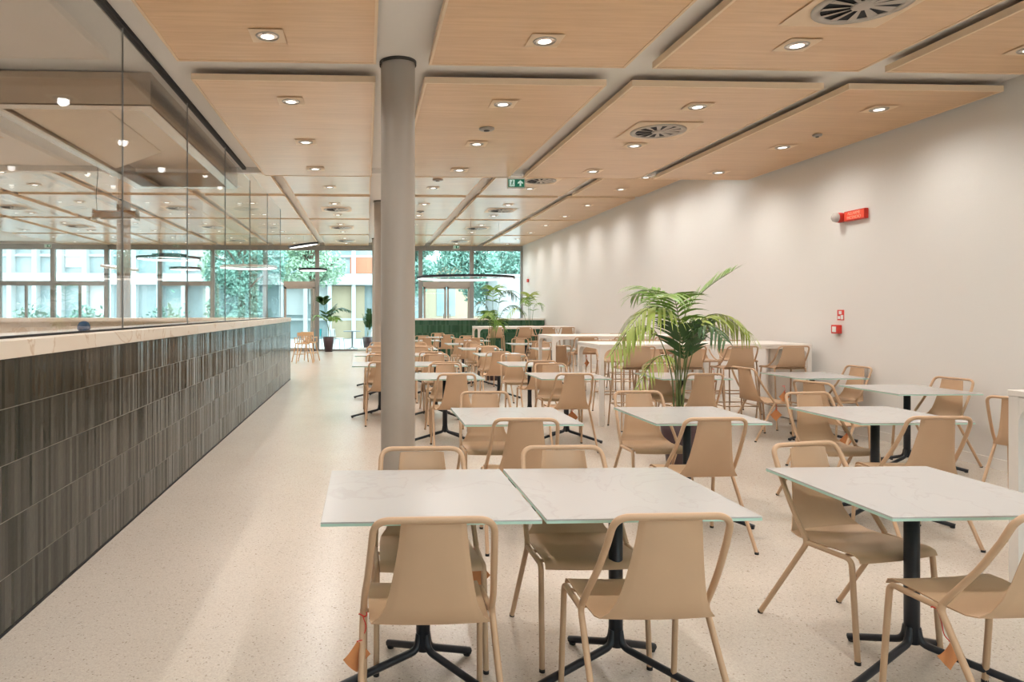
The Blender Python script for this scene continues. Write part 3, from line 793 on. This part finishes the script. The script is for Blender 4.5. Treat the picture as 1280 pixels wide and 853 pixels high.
# ------------------------------------------------------------------ plants
def frond(mb, base, pts, n, llen, lw, droop, seed, start=.25, stem_r=.006, rach=None):
    """pts: control points of the rachis; leaflets hang from both sides of it"""
    rr = random.Random(seed)
    P = crom([Vector(base)] + [Vector(p) for p in pts], 8)
    rach.tube(P, stem_r, 6, rad=[stem_r * (1 - .75 * i / (len(P) - 1)) for i in range(len(P))])
    m = len(P) - 1
    for i in range(n):
        f = start + (1 - start) * (i + .5) / n; x = f * m; j = min(int(x), m - 1); p = P[j].lerp(P[j + 1], x - j)
        tdir = (P[j + 1] - P[j]).normalized()
        side0 = tdir.cross(Vector((0, 0, 1)))
        if side0.length < .2: side0 = Vector((1, 0, 0))
        side0.normalize()
        prof = math.sin(PI * (.12 + .80 * (f - start) / (1 - start))) 
        for sd in (-1, 1):
            L = llen * (.35 + .65 * prof) * rr.uniform(.88, 1.08)
            d = (side0 * sd * rr.uniform(.75, .95) + tdir * rr.uniform(.45, .75) + Vector((0, 0, .28))).normalized()
            q = [p.copy()]; cur = p.copy(); dd = d.copy(); k = 5
            for s_ in range(k):
                dd = (dd + Vector((0, 0, -droop * rr.uniform(.8, 1.2)))).normalized(); cur = cur + dd * L / k; q.append(cur.copy())
            w = [.35, 1, 1, .8, .5, .04]; nv = tdir.cross(d)
            vs = []; 
            for s_, qq in enumerate(q):
                wd = (tdir - d * tdir.dot(d)).normalized() * lw * w[s_] / 2
                vs += [qq - wd, qq + wd]
            mb.add(vs, [(2 * s_, 2 * s_ + 1, 2 * s_ + 3, 2 * s_ + 2) for s_ in range(k)], True)
def palm(name, loc, label, fronds, pot=None, cat='plant'):
    t = thing(name, label, cat, loc)
    if pot:
        r0, r1, h = pot
        MB().lathe([(0, 0), (r0, 0), (r0 + (r1 - r0) * .5, h * .5), (r1, h), (r1 - .02, h), (r1 - .02, h - .05)], 28).build('pot', M['pot'], t)
        MB().lathe([(r1 - .018, h - .05), (0, h - .04)], 24).build('soil', M['soil'], t)
    for i, (b, pts, n, ll, lw, dr, mm, st) in enumerate(fronds):
        lf = MB(); rc = MB()
        frond(lf, b, pts, n, ll, lw, dr, i * 7 + 3, st, .008, rc)
        o = rc.build('stem', M['stem'], t); lf.build('frond', M[mm], o)
    return t
palm('potted_palm', (3.02, 6.52, 0), 'tall kentia palm in dark plum pot behind second-row table', [
    ((-.02, 0, .42), [(-.04, .0, 1.0), (-.12, -.05, 1.45), (-.34, -.08, 1.52), (-.56, -.1, 1.30)], 24, .50, .026, .36, 'leafyel', .42),
    ((-.04, .02, .42), [(-.06, .05, .9), (-.20, .1, 1.30), (-.42, .12, 1.32), (-.64, .1, 1.06)], 22, .42, .024, .40, 'leafyel', .45),
    ((.0, .03, .42), [(.02, .05, 1.1), (.10, .05, 1.50), (.28, .0, 1.72), (.50, -.05, 1.88)], 16, .40, .026, .07, 'leaf', .45),
    ((.03, 0, .42), [(.06, -.02, 1.0), (.16, -.06, 1.38), (.38, -.08, 1.46), (.64, -.1, 1.28)], 24, .42, .026, .34, 'leafyel', .42),
    ((.0, -.03, .42), [(-.02, -.06, 1.0), (-.06, -.12, 1.40), (-.16, -.22, 1.64), (-.30, -.36, 1.62)], 18, .40, .028, .2, 'leaf', .42),
    ((.02, .02, .42), [(.0, .06, 1.0), (-.05, .15, 1.45), (-.14, .28, 1.70), (-.28, .42, 1.66)], 18, .40, .028, .22, 'leaf', .45),
    ((.01, -.02, .42), [(.03, -.06, .9), (.06, -.15, 1.25), (.14, -.3, 1.36), (.22, -.46, 1.22)], 14, .30, .026, .3, 'leafdark', .45),
    ((-.02, -.01, .42), [(-.05, -.05, .8), (-.16, -.12, 1.06), (-.34, -.18, 1.02), (-.50, -.2, .76)], 14, .28, .018, .35, 'leafyel', .45),
    ((.02, .0, .42), [(.05, -.02, .8), (.09, -.06, 1.05), (.13, -.1, 1.22), (.16, -.14, 1.36)], 10, .34, .040, .12, 'leafdark', .5),
    ((.0, .0, .42), [(.0, -.03, .8), (.02, -.06, 1.02), (-.02, -.1, 1.2), (-.08, -.14, 1.34)], 10, .34, .040, .12, 'leafdark', .5),
    ((.04, .03, .42), [(.1, .1, .9), (.2, .25, 1.3), (.34, .4, 1.45), (.5, .5, 1.35)], 16, .34, .02, .28, 'leaf', .45),
], (.115, .185, .46))
rr = random.Random(9)
def thin_palm(loc, label, h, fr, pot, mm=('leaf', 'leafdark')):
    fronds = []
    for (dx, dy, top, reach, dr) in fr:
        fronds.append(((dx * .03, dy * .03, pot[2] - .04), [(dx * .06, dy * .06, h * .45), (dx * reach * .3, dy * reach * .3, top * .9), (dx * reach * .65, dy * reach * .65, top), (dx * reach, dy * reach, top - dr)], 16, .40, .026, .25, rr.choice(mm), .45))
    palm('potted_palm', loc, label, fronds, pot)
thin_palm((2.74, 14.86, 0), 'slim dark palm between the back tables in front of the windows', 2.0,
          [(1, .2, 1.95, .55, .15), (.9, -.3, 1.62, .7, .12), (-.7, .1, 1.68, .45, .15), (.2, .5, 2.0, .25, .02), (-.3, -.6, 1.5, .5, .1), (.3, -.5, 1.3, .4, .1), (-.2, .3, 1.4, .3, .0)], (.15, .2, .45))
thin_palm((5.15, 21.5, 0), 'slim pale palm against the right wall behind the far high table', 1.9,
          [(.8, -.1, 1.75, .5, .15), (-1, -.2, 1.6, .75, .3), (-.5, -.6, 1.92, .5, .15), (.1, .1, 2.0, .1, 0)], (.15, .2, .45), ('leafyel', 'leaf'))
palm('potted_palm', (-1.40, 25.55, 0), 'broad leaved palm in tall dark plum pot beside the glass door', [
    ((0, 0, .5), [(.02, 0, .9), (.12, 0, 1.4), (.42, .0, 1.62), (.75, 0, 1.55)], 12, .45, .09, .25, 'leafdark', .4),
    ((0, 0, .5), [(-.02, 0, .9), (-.10, 0, 1.4), (-.18, .0, 1.75), (-.20, 0, 1.98)], 10, .40, .08, .1, 'leafdark', .4),
    ((0, 0, .5), [(-.02, -.1, .9), (-.12, -.15, 1.2), (-.35, -.2, 1.35), (-.5, -.2, 1.25)], 10, .40, .09, .2, 'leaf', .4),
    ((0, 0, .5), [(.02, -.1, .9), (.1, -.2, 1.2), (.22, -.3, 1.3), (.35, -.4, 1.2)], 10, .40, .09, .2, 'leaf', .4),
    ((0, 0, .5), [(.0, .0, .9), (.03, .05, 1.3), (.15, .1, 1.55), (.25, .1, 1.7)], 10, .40, .09, .1, 'leafdark', .4),
], (.14, .21, .55))

# ------------------------------------------------------------------ ring pendants
def ring(x, y, z, r, label, tilt=(0, 0), h=.065, w=.04, cable=True, lit=M['ringlamp'], shell=M['black']):
    t = thing('ring_pendant', label, 'pendant light', (x, y, z), 0, 'ring pendant lights')
    t.rotation_euler = (R(tilt[0]), R(tilt[1]), 0)
    n = 64
    MB().lathe([(r, -h / 2), (r + w, -h / 2), (r + w, h / 2), (r, h / 2), (r, h / 2 - .012)], n, smooth=False).build('ring_body', shell, t)
    MB().lathe([(r - .001, h / 2 - .012), (r - .008, h / 2 - .016), (r - .008, -h / 2 + .006), (r + (w * .7 if shell != M['black'] else .004), -h / 2 - .003)], n, smooth=True).build('lamp_or_sheen_strip', lit, t)
    if cable:
        for k in range(3):
            cb = MB(); a = 2 * PI * k / 3 + .5; cb.tube([(r * math.cos(a), r * math.sin(a), h / 2), (r * math.cos(a) * .9, r * math.sin(a) * .9, ZP2 - z)], .003, 5)
            cb.build('cable', M['ventm'], t)
ring(2.70, 18.7, 2.41, 1.30, 'big black ring pendant with lit inner edge above the back tables')
ring(-3.42, 20.2, 2.78, .78, 'white glowing ring pendant seen through the far glass panes', lit=M['ringlamp'], shell=M['signw'])
ring(-5.75, 20.3, 3.04, .86, 'wide dark ring pendant seen through the middle glass panes')
ring(-5.72, 20.3, 3.12, .45, 'small lit ring pendant inside the wide dark one', shell=M['black'])
ring(-5.35, 20.6, 2.76, .42, 'small dark ring pendant hanging lower than the wide one')
ring(-2.0, 22.0, 3.60, .44, 'tilted black ring pendant high before the windows left of the aisle', tilt=(3, -9), cable=False)
ring(-1.72, 22.3, 2.84, .42, 'level black ring pendant above the glass door')
ring(-7.4, 21.0, 2.80, .5, 'white lit ring pendant far left of the kitchen column', tilt=(4, 8), shell=M['signw'], cable=False)

# ------------------------------------------------------------------ signs and alarms
def exit_sign(x, y, z, w, label, drop):
    t = thing('exit_sign', label, 'exit sign', (x, y, z)); h = w * .58
    MB().bevbox(-w / 2, w / 2, 0, .03, -h / 2, h / 2, .004).build('case', M['signw'], t)
    a = w * .44; b = h * .37
    MB().box(-a, a, -.003, 0, -b, b).build('sign_face', M['exitg'], t)
    p = MB()
    # upward arrow on the right half
    c = w * .22; k = b * .72
    p.prism([(c - k * .28, -k), (c + k * .28, -k), (c + k * .28, 0), (c + k * .95, -.28 * k), (c + k * .95, .22 * k), (c, k), (c - k * .95, .22 * k), (c - k * .95, -.28 * k), (c - k * .28, 0)], 1, -.006, -.003)
    # open door with running figure on the left half
    p.prism([(-a * .86, -b * .85), (-a * .22, -b * .85), (-a * .22, b * .85), (-a * .86, b * .85)], 1, -.006, -.003)
    p.build('pictogram', M['exitw'], t)
    f = MB(); cx = -a * .52
    f.lathe([(0, 0), (b * .16, 0), (b * .16, .001), (0, .001)], 12)
    f.v = [(cx + v[0] + b * .12, -.0075 + v[2], b * .55 + v[1]) for v in f.v]
    def limb(p0, p1, wd):
        d = Vector((p1[0] - p0[0], p1[1] - p0[1])); nn = Vector((-d.y, d.x)).normalized() * wd / 2
        f.prism([(p0[0] - nn.x, p0[1] - nn.y), (p1[0] - nn.x, p1[1] - nn.y), (p1[0] + nn.x, p1[1] + nn.y), (p0[0] + nn.x, p0[1] + nn.y)], 1, -.008, -.0065)
    q = b
    limb((cx + .05 * q, .35 * q), (cx - .08 * q, -.15 * q), .26 * q)
    limb((cx - .05 * q, -.1 * q), (cx + .2 * q, -.4 * q), .14 * q); limb((cx + .2 * q, -.4 * q), (cx + .12 * q, -.75 * q), .12 * q)
    limb((cx - .08 * q, -.1 * q), (cx - .2 * q, -.5 * q), .14 * q); limb((cx - .2 * q, -.5 * q), (cx - .4 * q, -.6 * q), .12 * q)
    limb((cx + .05 * q, .3 * q), (cx + .32 * q, .1 * q), .1 * q); limb((cx, .3 * q), (cx - .28 * q, .12 * q), .1 * q)
    f.build('running_figure', M['exitg'], t)
    if drop:
        hg = MB().tube([(-w * .3, .015, h / 2), (-w * .3, .015, h / 2 + drop)], .004, 6); hg.tube([(w * .3, .015, h / 2), (w * .3, .015, h / 2 + drop)], .004, 6)
        hg.build('hanger', M['ventm'], t)
exit_sign(2.275, 10.36, 3.44, .28, 'green and white exit sign hanging under the edge of low ceiling', .155)
exit_sign(3.36, 25.6, 3.90, .26, 'green and white exit sign above the glass double door', 0)
exit_sign(-11.6, 25.6, 3.88, .26, 'green and white exit sign over the windows behind the left glass', 0)

t = thing('fire_alarm', 'red fire alarm siren with lit red sign high on right wall', 'fire alarm', (XW, 8.2, 2.66))
MB().bevbox(-.05, -.001, -.30, .06, -.062, .062, .01).build('sign_case', M['red'], t)
MB().box(-.053, -.05, -.285, .045, -.05, .05).build('sign_face', M['redlit'], t)
def lettering(txt, size, loc, rot, m, parent, name='lettering'):
    cu = bpy.data.curves.new(name, 'FONT'); cu.body = txt; cu.size = size; cu.align_x = 'CENTER'; cu.align_y = 'CENTER'; cu.extrude = .0008
    cu.materials.append(m)
    o = bpy.data.objects.new(name, cu); COL.objects.link(o); me = bpy.data.meshes.new_from_object(o.evaluated_get(bpy.context.evaluated_depsgraph_get()))
    bpy.data.objects.remove(o)
    o = bpy.data.objects.new(name, me); COL.objects.link(o); o.location = loc; o.rotation_euler = rot; o.parent = parent
    return o
lit2 = emit_mat('pale lit lettering', (1, .45, .30), .35)
lettering('ALLARME', .052, (-.0545, -.12, .024), (PI / 2, 0, -PI / 2), lit2, t)
lettering('INCENDIO', .050, (-.0545, -.12, -.026), (PI / 2, 0, -PI / 2), lit2, t)
sr = MB().lathe([(0, 0), (.06, 0), (.065, .05), (.06, .09)], 24); sr.v = [(-v[2] , .13 + v[1], v[0]) for v in sr.v]; sr.build('siren_base', M['red'], t)
sr = MB().lathe([(.06, .09), (.052, .125), (.03, .145), (0, .15)], 24); sr.v = [(-v[2], .13 + v[1], v[0]) for v in sr.v]; sr.build('siren_dome', M['clear'], t)
t = thing('fire_call_point', 'red fire alarm call point box on the right wall', 'fire alarm', (XW, 8.42, 1.265))
MB().bevbox(-.06, -.001, -.06, .06, -.055, .055, .006).build('case', M['red'], t)
MB().box(-.063, -.06, -.035, .035, -.035, .035).build('glass_window', M['signw'], t)
t = thing('fire_sign', 'small square red and white fire sign above the call point', 'sign', (XW, 8.38, 1.445))
MB().box(-.006, -.001, -.06, .06, -.065, .065).build('plate', M['red'], t)
sg = MB(); sg.box(-.008, -.006, -.05, -.005, -.055, .0); sg.box(-.008, -.006, .005, .048, -.05, -.015); sg.box(-.008, -.006, -.02, .03, .01, .05)
sg.build('pictogram', M['signw'], t)
t = thing('fire_alarm', 'tiny red alarm siren high on the far end of right wall', 'fire alarm', (XW, 25.0, 2.62))
MB().bevbox(-.07, -.001, -.06, .06, -.06, .06, .012).build('case', M['red'], t); MB().box(-.074, -.07, -.12, -.06, -.05, .05).build('sign_face', M['redlit'], t)
t = thing('fire_call_point', 'tiny red call point low on the far end of right wall', 'fire alarm', (XW, 25.1, 1.14))
MB().bevbox(-.06, -.001, -.06, .06, -.055, .055, .006).build('case', M['red'], t); MB().box(-.063, -.06, -.03, .03, -.03, .03).build('glass_window', M['signw'], t)

# ------------------------------------------------------------------ paper tags on red string
def paper_tag(x, y, z, label, turn=0., drop=.14, tw=.075, swing=(.0, .0)):
    t = thing('paper_tag', label, 'tag', (x, y, z), R(turn), 'orange paper tags on the chairs')
    MB().tube([(.014 * math.cos(k * PI / 6), .014 * math.sin(k * PI / 6), .004 * math.sin(k * PI / 3)) for k in range(12)], .0022, 5, closed=True).build('string', M['string'], t)
    st = MB().tube(crom([(0, -.015, 0), (.01, -.02, -.04), (swing[0] * .5, -.022 + swing[1] * .5, -.08), (swing[0], -.022 + swing[1], -drop)], 4), .0018, 5)
    st.tube([(swing[0], -.022 + swing[1], -drop), (swing[0] + .018, -.026 + swing[1], -drop + .006)], .0018, 5)
    st.build('string', M['string'], t)
    a = tw; g = []
    for i in range(6):
        row = []
        for j in range(6):
            u, v = i / 5 - .5, j / 5 - .5
            px, pz = (u - v) * a * .75, -(u + v + 1) * a * .85
            row.append((swing[0] + px, -.022 + swing[1] + .022 * math.sin(px / a * 3) , -drop + pz))
        g.append(row)
    MB().sheet(g, .0012).build('card', M['paper'], t)
paper_tag(-.012, 2.40, .435, 'orange card tag tied to the left leg of front chair nearest the counter', 0, .07, .062, (-.02, -.03))
paper_tag(2.045, 2.385, .425, 'orange card tag tied to the near right chair of front right table', -25, .10, .058, (.03, -.02))
paper_tag(.485, 3.05, .43, 'orange card tag hanging under front table nearest the counter', 0, .04, .09)
TG = [(4.85, 7.80, .62, 'orange card tag on the wall table chair before the bar table, upper one'), (4.72, 7.74, .42, 'orange card tag on the wall table chair before the bar table, lower one'),
      (5.40, 6.30, .43, 'orange card tag on the chair between wall and nearest wall table'), (4.52, 6.30, .40, 'orange card tag on the chair left of nearest wall table'),
      (2.30, 7.6, .43, 'orange card tag under the third-row table left of the palm'), (.45, 9.2, .43, 'orange card tag on the aisle chair left of the column'),
      (2.52, 9.45, .43, 'orange card tag under the fourth-row table third from the aisle'), (1.22, 9.3, .43, 'orange card tag under the fourth-row table second from aisle'),
      (3.80, 11.75, .72, 'orange card tag hanging below a stool of the second high table'), (4.50, 8.75, .74, 'dark orange card tag hanging below a stool behind the palm')]
for x, y, z, l in TG: paper_tag(x, y, z, l, rnd.uniform(-30, 30), .05, .085)

# ------------------------------------------------------------------ high chairs at the end of the counter
def high_chair(x, y, face, label):
    t = thing('high_chair', label, 'high chair', (x, y, 0), R(face), 'wooden high chairs')
    for sx in (-1, 1):
        for sy in (-1, 1):
            MB().tube([(sx * .15, sy * .14, .56), (sx * .25, sy * .26, 0)], .016, 8).build('leg', M['beech'], t)
    MB().bevbox(-.17, .17, -.16, .17, .54, .575, .008).build('seat', M['beech'], t)
    bk = MB().bevbox(-.17, .17, -.17, -.15, .78, .88, .006)
    for k in range(5): bk.box(-.14 + k * .064, -.115 + k * .064, -.165, -.152, .57, .79)
    bk.build('backrest', M['beech'], t)
    ar = MB()
    for s in (-1, 1): ar.bevbox(s * .185 - .012, s * .185 + .012, -.17, .20, .70, .73, .004); ar.box(s * .185 - .01, s * .185 + .01, .16, .185, .56, .70); ar.box(s * .185 - .01, s * .185 + .01, -.17, -.15, .56, .88)
    ar.build('armrest', M['beech'], t)
    MB().bevbox(-.17, .17, .24, .262, .22, .245, .004).build('footrest', M['beech'], t)
    sb = MB().tube(crom([(-.15, .0, .58), (0, .1, .68), (.15, 0, .58)], 6), .008, 6); sb.build('strap', M['black'], t)
high_chair(-1.86, 20.1, 20, 'wooden high chair at the far end of the counter, front one')
high_chair(-1.72, 20.75, -15, 'wooden high chair at the far end of the counter, rear one')

# ------------------------------------------------------------------ outside
o = struct('ground', MB().box(-45, 30, YF + .16, 75, -.12, -.02), M['paving'])
def terrace_table(x, y, label):
    t = thing('terrace_table', label, 'table', (x, y, -.02), 0)
    MB().lathe([(0, .72), (.34, .72), (.35, .735), (.34, .75), (0, .75)], 32).build('tabletop', M['grey'], t)
    MB().tube([(0, 0, .1), (0, 0, .72)], .035, 12).build('pole', M['grey'], t)
    for k in range(4):
        a = k * PI / 2 + .4; MB().tube([(0, 0, .12), (.36 * math.cos(a), .36 * math.sin(a), .014)], .014, 8).build('foot', M['grey'], t)
terrace_table(-.55, 26.9, 'round grey bistro table outside the glass door')
def garden_chair(x, y, face, label, m):
    t = thing('garden_chair', label, 'chair', (x, y, -.02), R(face), 'terrace chairs')
    MB().sheet([[((-1 + j / 3) * .2, yy + .02 * (-1 + j / 3) ** 2, z) for j in range(7)] for yy, z in ((-.24, .82), (-.21, .65), (-.19, .52))], .012).build('backrest', m, t)
    MB().sheet([[((-1 + j / 3) * .21, yy, z) for j in range(7)] for yy, z in ((-.19, .46), (0, .44), (.2, .45))], .012).build('seat', m, t)
    for sx in (-1, 1):
        MB().tube([(sx * .19, -.2, .5), (sx * .21, -.26, 0)], .011, 6).build('leg', M['grey'], t)
        MB().tube([(sx * .19, .18, .44), (sx * .21, .22, 0)], .011, 6).build('leg', M['grey'], t)
        MB().tube([(sx * .195, -.235, .80), (sx * .195, -.19, .44), (sx * .19, .18, .44)], .010, 6).build('side_rail', M['grey'], t)
garden_chair(-2.05, 27.3, 150, 'teal terrace chair outside left of the potted palm', M['teal'])
garden_chair(-1.15, 27.4, -60, 'white terrace chair outside left of the bistro table', M['signw'])
garden_chair(.05, 27.3, 70, 'white terrace chair outside right of the bistro table', M['signw'])
palm('potted_shrub', (.05, 26.55, -.02), 'slim leafy shrub in plum pot outside the window', [
    ((0, 0, .55), [(.02, 0, .9), (.05, 0, 1.2), (.06, 0, 1.6)], 12, .2, .08, .1, 'leafdark', .3), ((0, 0, .55), [(-.04, 0, .9), (-.12, .05, 1.2), (-.2, .05, 1.4)], 10, .2, .08, .1, 'leafdark', .3),
    ((0, 0, .55), [(.06, 0, .8), (.14, .05, 1.1), (.2, .05, 1.3)], 10, .2, .08, .1, 'leafdark', .3)], (.14, .2, .52))

# building across the courtyard
YB2 = 38.0
t = thing('courtyard_building', 'white framed glass office building across the courtyard', 'building', (0, YB2, 0))
bx0, bx1 = -34., 3.2
MB().box(bx0, bx1, .35, 9, 0, 10).build('wall', M['facglass'], t)
for z0, z1 in ((2.95, 3.55), (6.6, 7.2), (10, 10.4)):
    MB().box(bx0, bx1, -.25, .35, z0, z1).build('floor_slab', M['facade'], t)
k = 0; x = bx0 + .3
while x < bx1:
    MB().box(x - .11, x + .11, -.18, .34, -.1, 10).build('pier', M['facade'], t); x += 1.32
    k += 1
for z in (1.05, 4.55):
    MB().box(bx0, bx1, .18, .348, z - .06, z + .06).build('transom', M['facade'], t)
rr = random.Random(21)
for i, kk in enumerate(rr.sample(range(0, 24), 14)):
    a = bx0 + .3 + 1.32 * kk; z = (0, 3.6)[i % 2]; h = rr.choice((1.0, 1.6, 2.6))
    MB().box(a + .14, a + 1.18, .25, .345, z + 2.9 - h, z + 2.9).build('blind', M['facade'], t)
MB().box(-2.0, -.1, .2, .346, 0, 2.9).build('wall_panel', M['ochre'], t)
MB().box(-.9, .7, .2, .346, 3.6, 4.6).build('blind', M['orange'], t)
t2 = thing('courtyard_wall', 'pale grey block outside beyond the right end of windows', 'wall', (6.0, 29.5, 0))
MB().box(-.35, 1.2, 0, 3, -.1, 3.0).build('wall_block', mat('pale grey render', (.34, .355, .36), .8), t2); MB().box(-.4, 1.2, -.05, 3, 3.0, 3.1).build('coping', M['facade'], t2)
t3 = thing('garden_building', 'low ochre building with pale plinth behind the trees', 'building', (5, 44, 0))
MB().box(-1.5, 18, 0, 6, .9, 4.5).build('wall', M['ochre'], t3); MB().box(-1.6, 18, -.1, 6, -.1, .9).build('plinth', M['facade'], t3); MB().box(-1.8, 18, -.4, 6.2, 4.5, 4.8).build('roof', M['facade'], t3)
for k in range(6): MB().box(-.5 + k * 2.4, .7 + k * 2.4, -.03, .02, 1.2, 3.6).build('window', M['facglass'], t3)

def tree(x, y, h, cr, cz, label, m, seed, n=2600, trunk=.14, leaf=.095, sx=1., fall=None):
    t = thing('tree', label, 'tree', (x, y, -.02), 0, 'courtyard trees'); r_ = random.Random(seed)
    tk = MB().tube(crom([(0, 0, 0), (.05, .02, h * .3), (-.05, .05, h * .55), (.02, 0, h * .8)], 4), trunk, 10, rad=None)
    for k in range(6):
        a = k * 1.05; tk.tube(crom([(0, 0, h * (.36 + .05 * k)), (cr * .35 * math.cos(a), cr * .35 * math.sin(a), h * (.5 + .05 * k)), (cr * .7 * math.cos(a), cr * .7 * math.sin(a), h * (.58 + .05 * k))], 3), trunk * .3, 6)
    tk.build('trunk', M['bark'], t)
    c = MB()
    blobs = [(r_.uniform(-1, 1) * cr * .62 * sx, r_.uniform(-1, 1) * cr * .6, cz + r_.uniform(-1, 1) * (h - cz) * .55, cr * r_.uniform(.36, .58)) for _ in range(11)]
    for i in range(n):
        bx, by, bz, br = blobs[i % len(blobs)]
        d = Vector((r_.gauss(0, 1), r_.gauss(0, 1), r_.gauss(0, 1))).normalized() * br * r_.uniform(.55, 1.05)
        p = Vector((bx, by, bz)) + d; s = leaf * r_.uniform(.6, 1.4)
        u = Vector((r_.gauss(0, 1), r_.gauss(0, 1), r_.gauss(0, 1))).normalized(); w = u.orthogonal().normalized()
        c.add([p - u * s, p + w * s * .5, p + u * s, p - w * s * .5], [(0, 1, 2, 3)])
    c.build('foliage', M[m], t)
tree(1.9, 31.0, 6.6, 1.35, 4.2, 'leafy tree outside the double door left of the white mullion', 'crown', 3, 9000)
tree(5.0, 33.2, 6.8, 1.6, 4.2, 'dense leafy tree outside the double door', 'crown', 5, 10000)
tree(8.4, 36.0, 7.4, 1.8, 4.6, 'dark leafy tree at the right end of the windows', 'crown', 8, 9000)
tree(-5.6, 31.0, 5.6, 1.7, 3.0, 'blue green tree outside the far end of glass screen', 'crown', 11, 8000)
tree(-2.6, 33.5, 7.0, 1.8, 4.5, 'light green tree outside above the glass door', 'crownlite', 14, 8000)
tree(-6.9, 35.2, 7.0, 1.5, 4.2, 'pale green tree close to the office building', 'crownlite', 17, 6500)
def bush(x, y, label, m, seed):
    t = thing('bush', label, 'plant', (x, y, -.02), 0, 'courtyard bushes'); r_ = random.Random(seed)
    MB().tube([(0, 0, 0), (.03, 0, .6), (0, .02, 1.0)], .03, 6).build('stem', M['bark'], t)
    c = MB()
    for i in range(500):
        d = Vector((r_.gauss(0, .5), r_.gauss(0, .5), r_.gauss(0, .42))); p = Vector((0, 0, 1.0)) + d * .75; p.z = max(p.z, .1); s = .12 * r_.uniform(.6, 1.3)
        u = Vector((r_.gauss(0, 1), r_.gauss(0, 1), r_.gauss(0, .6))).normalized(); w = u.orthogonal().normalized()
        c.add([p - u * s, p + w * s * .4, p + u * s, p - w * s * .4], [(0, 1, 2, 3)])
    c.build('foliage', M[m], t)
for k, (x, y) in enumerate(((-13.6, 28.5), (-8.1, 28.2), (-5.0, 28.0), (-11.4, 28.6))):
    bush(x, y, 'dark green courtyard bush outside, %s' % ['far left end of windows', 'behind the kitchen column', 'under the blue green tree', 'second from the far left'][k], 'crown', 40 + k)

# ------------------------------------------------------------------ light: overcast daylight outside
w = bpy.data.worlds.new('overcast sky'); S.world = w; w.use_nodes = True
bg = w.node_tree.nodes['Background']; nt = w.node_tree
tc = nt.nodes.new('ShaderNodeTexCoord'); sx = nt.nodes.new('ShaderNodeSeparateXYZ'); nt.links.new(tc.outputs['Generated'], sx.inputs[0])
cr = nt.nodes.new('ShaderNodeValToRGB'); cr.color_ramp.elements[0].position = .45; cr.color_ramp.elements[0].color = (.55, .6, .62, 1)
cr.color_ramp.elements[1].position = .75; cr.color_ramp.elements[1].color = (.80, .97, 1.0, 1)
nt.links.new(math_node(nt, 'MULTIPLY_ADD', sx.outputs[2], .5), cr.inputs['Fac'])
for n in nt.nodes:
    if n.bl_idname == 'ShaderNodeMath': n.inputs[2].default_value = .5
nt.links.new(cr.outputs['Color'], bg.inputs['Color']); bg.inputs['Strength'].default_value = 9.5

# ------------------------------------------------------------------ camera and view
cam = bpy.data.cameras.new('camera'); co = bpy.data.objects.new('camera', cam); COL.objects.link(co)
co.location = (0, 0, 1.49); co.rotation_euler = (PI / 2, 0, -R(2.53))
cam.sensor_width = 36; cam.lens = 860 / 1280 * 36
cam.shift_x = (640 - 496) / 1280; cam.shift_y = -(426.5 - 389.5) / 1280
cam.clip_end = 200; cam.clip_start = .05
S.camera = co
S.view_settings.view_transform = 'Standard'; S.view_settings.look = 'None'
S.view_settings.gamma = 1; S.view_settings.use_curve_mapping = False
S.view_settings.exposure = -0.33
S.cycles.use_denoising = True
S.cycles.max_bounces = 10; S.cycles.transparent_max_bounces = 24
S.cycles.sample_clamp_indirect = 6
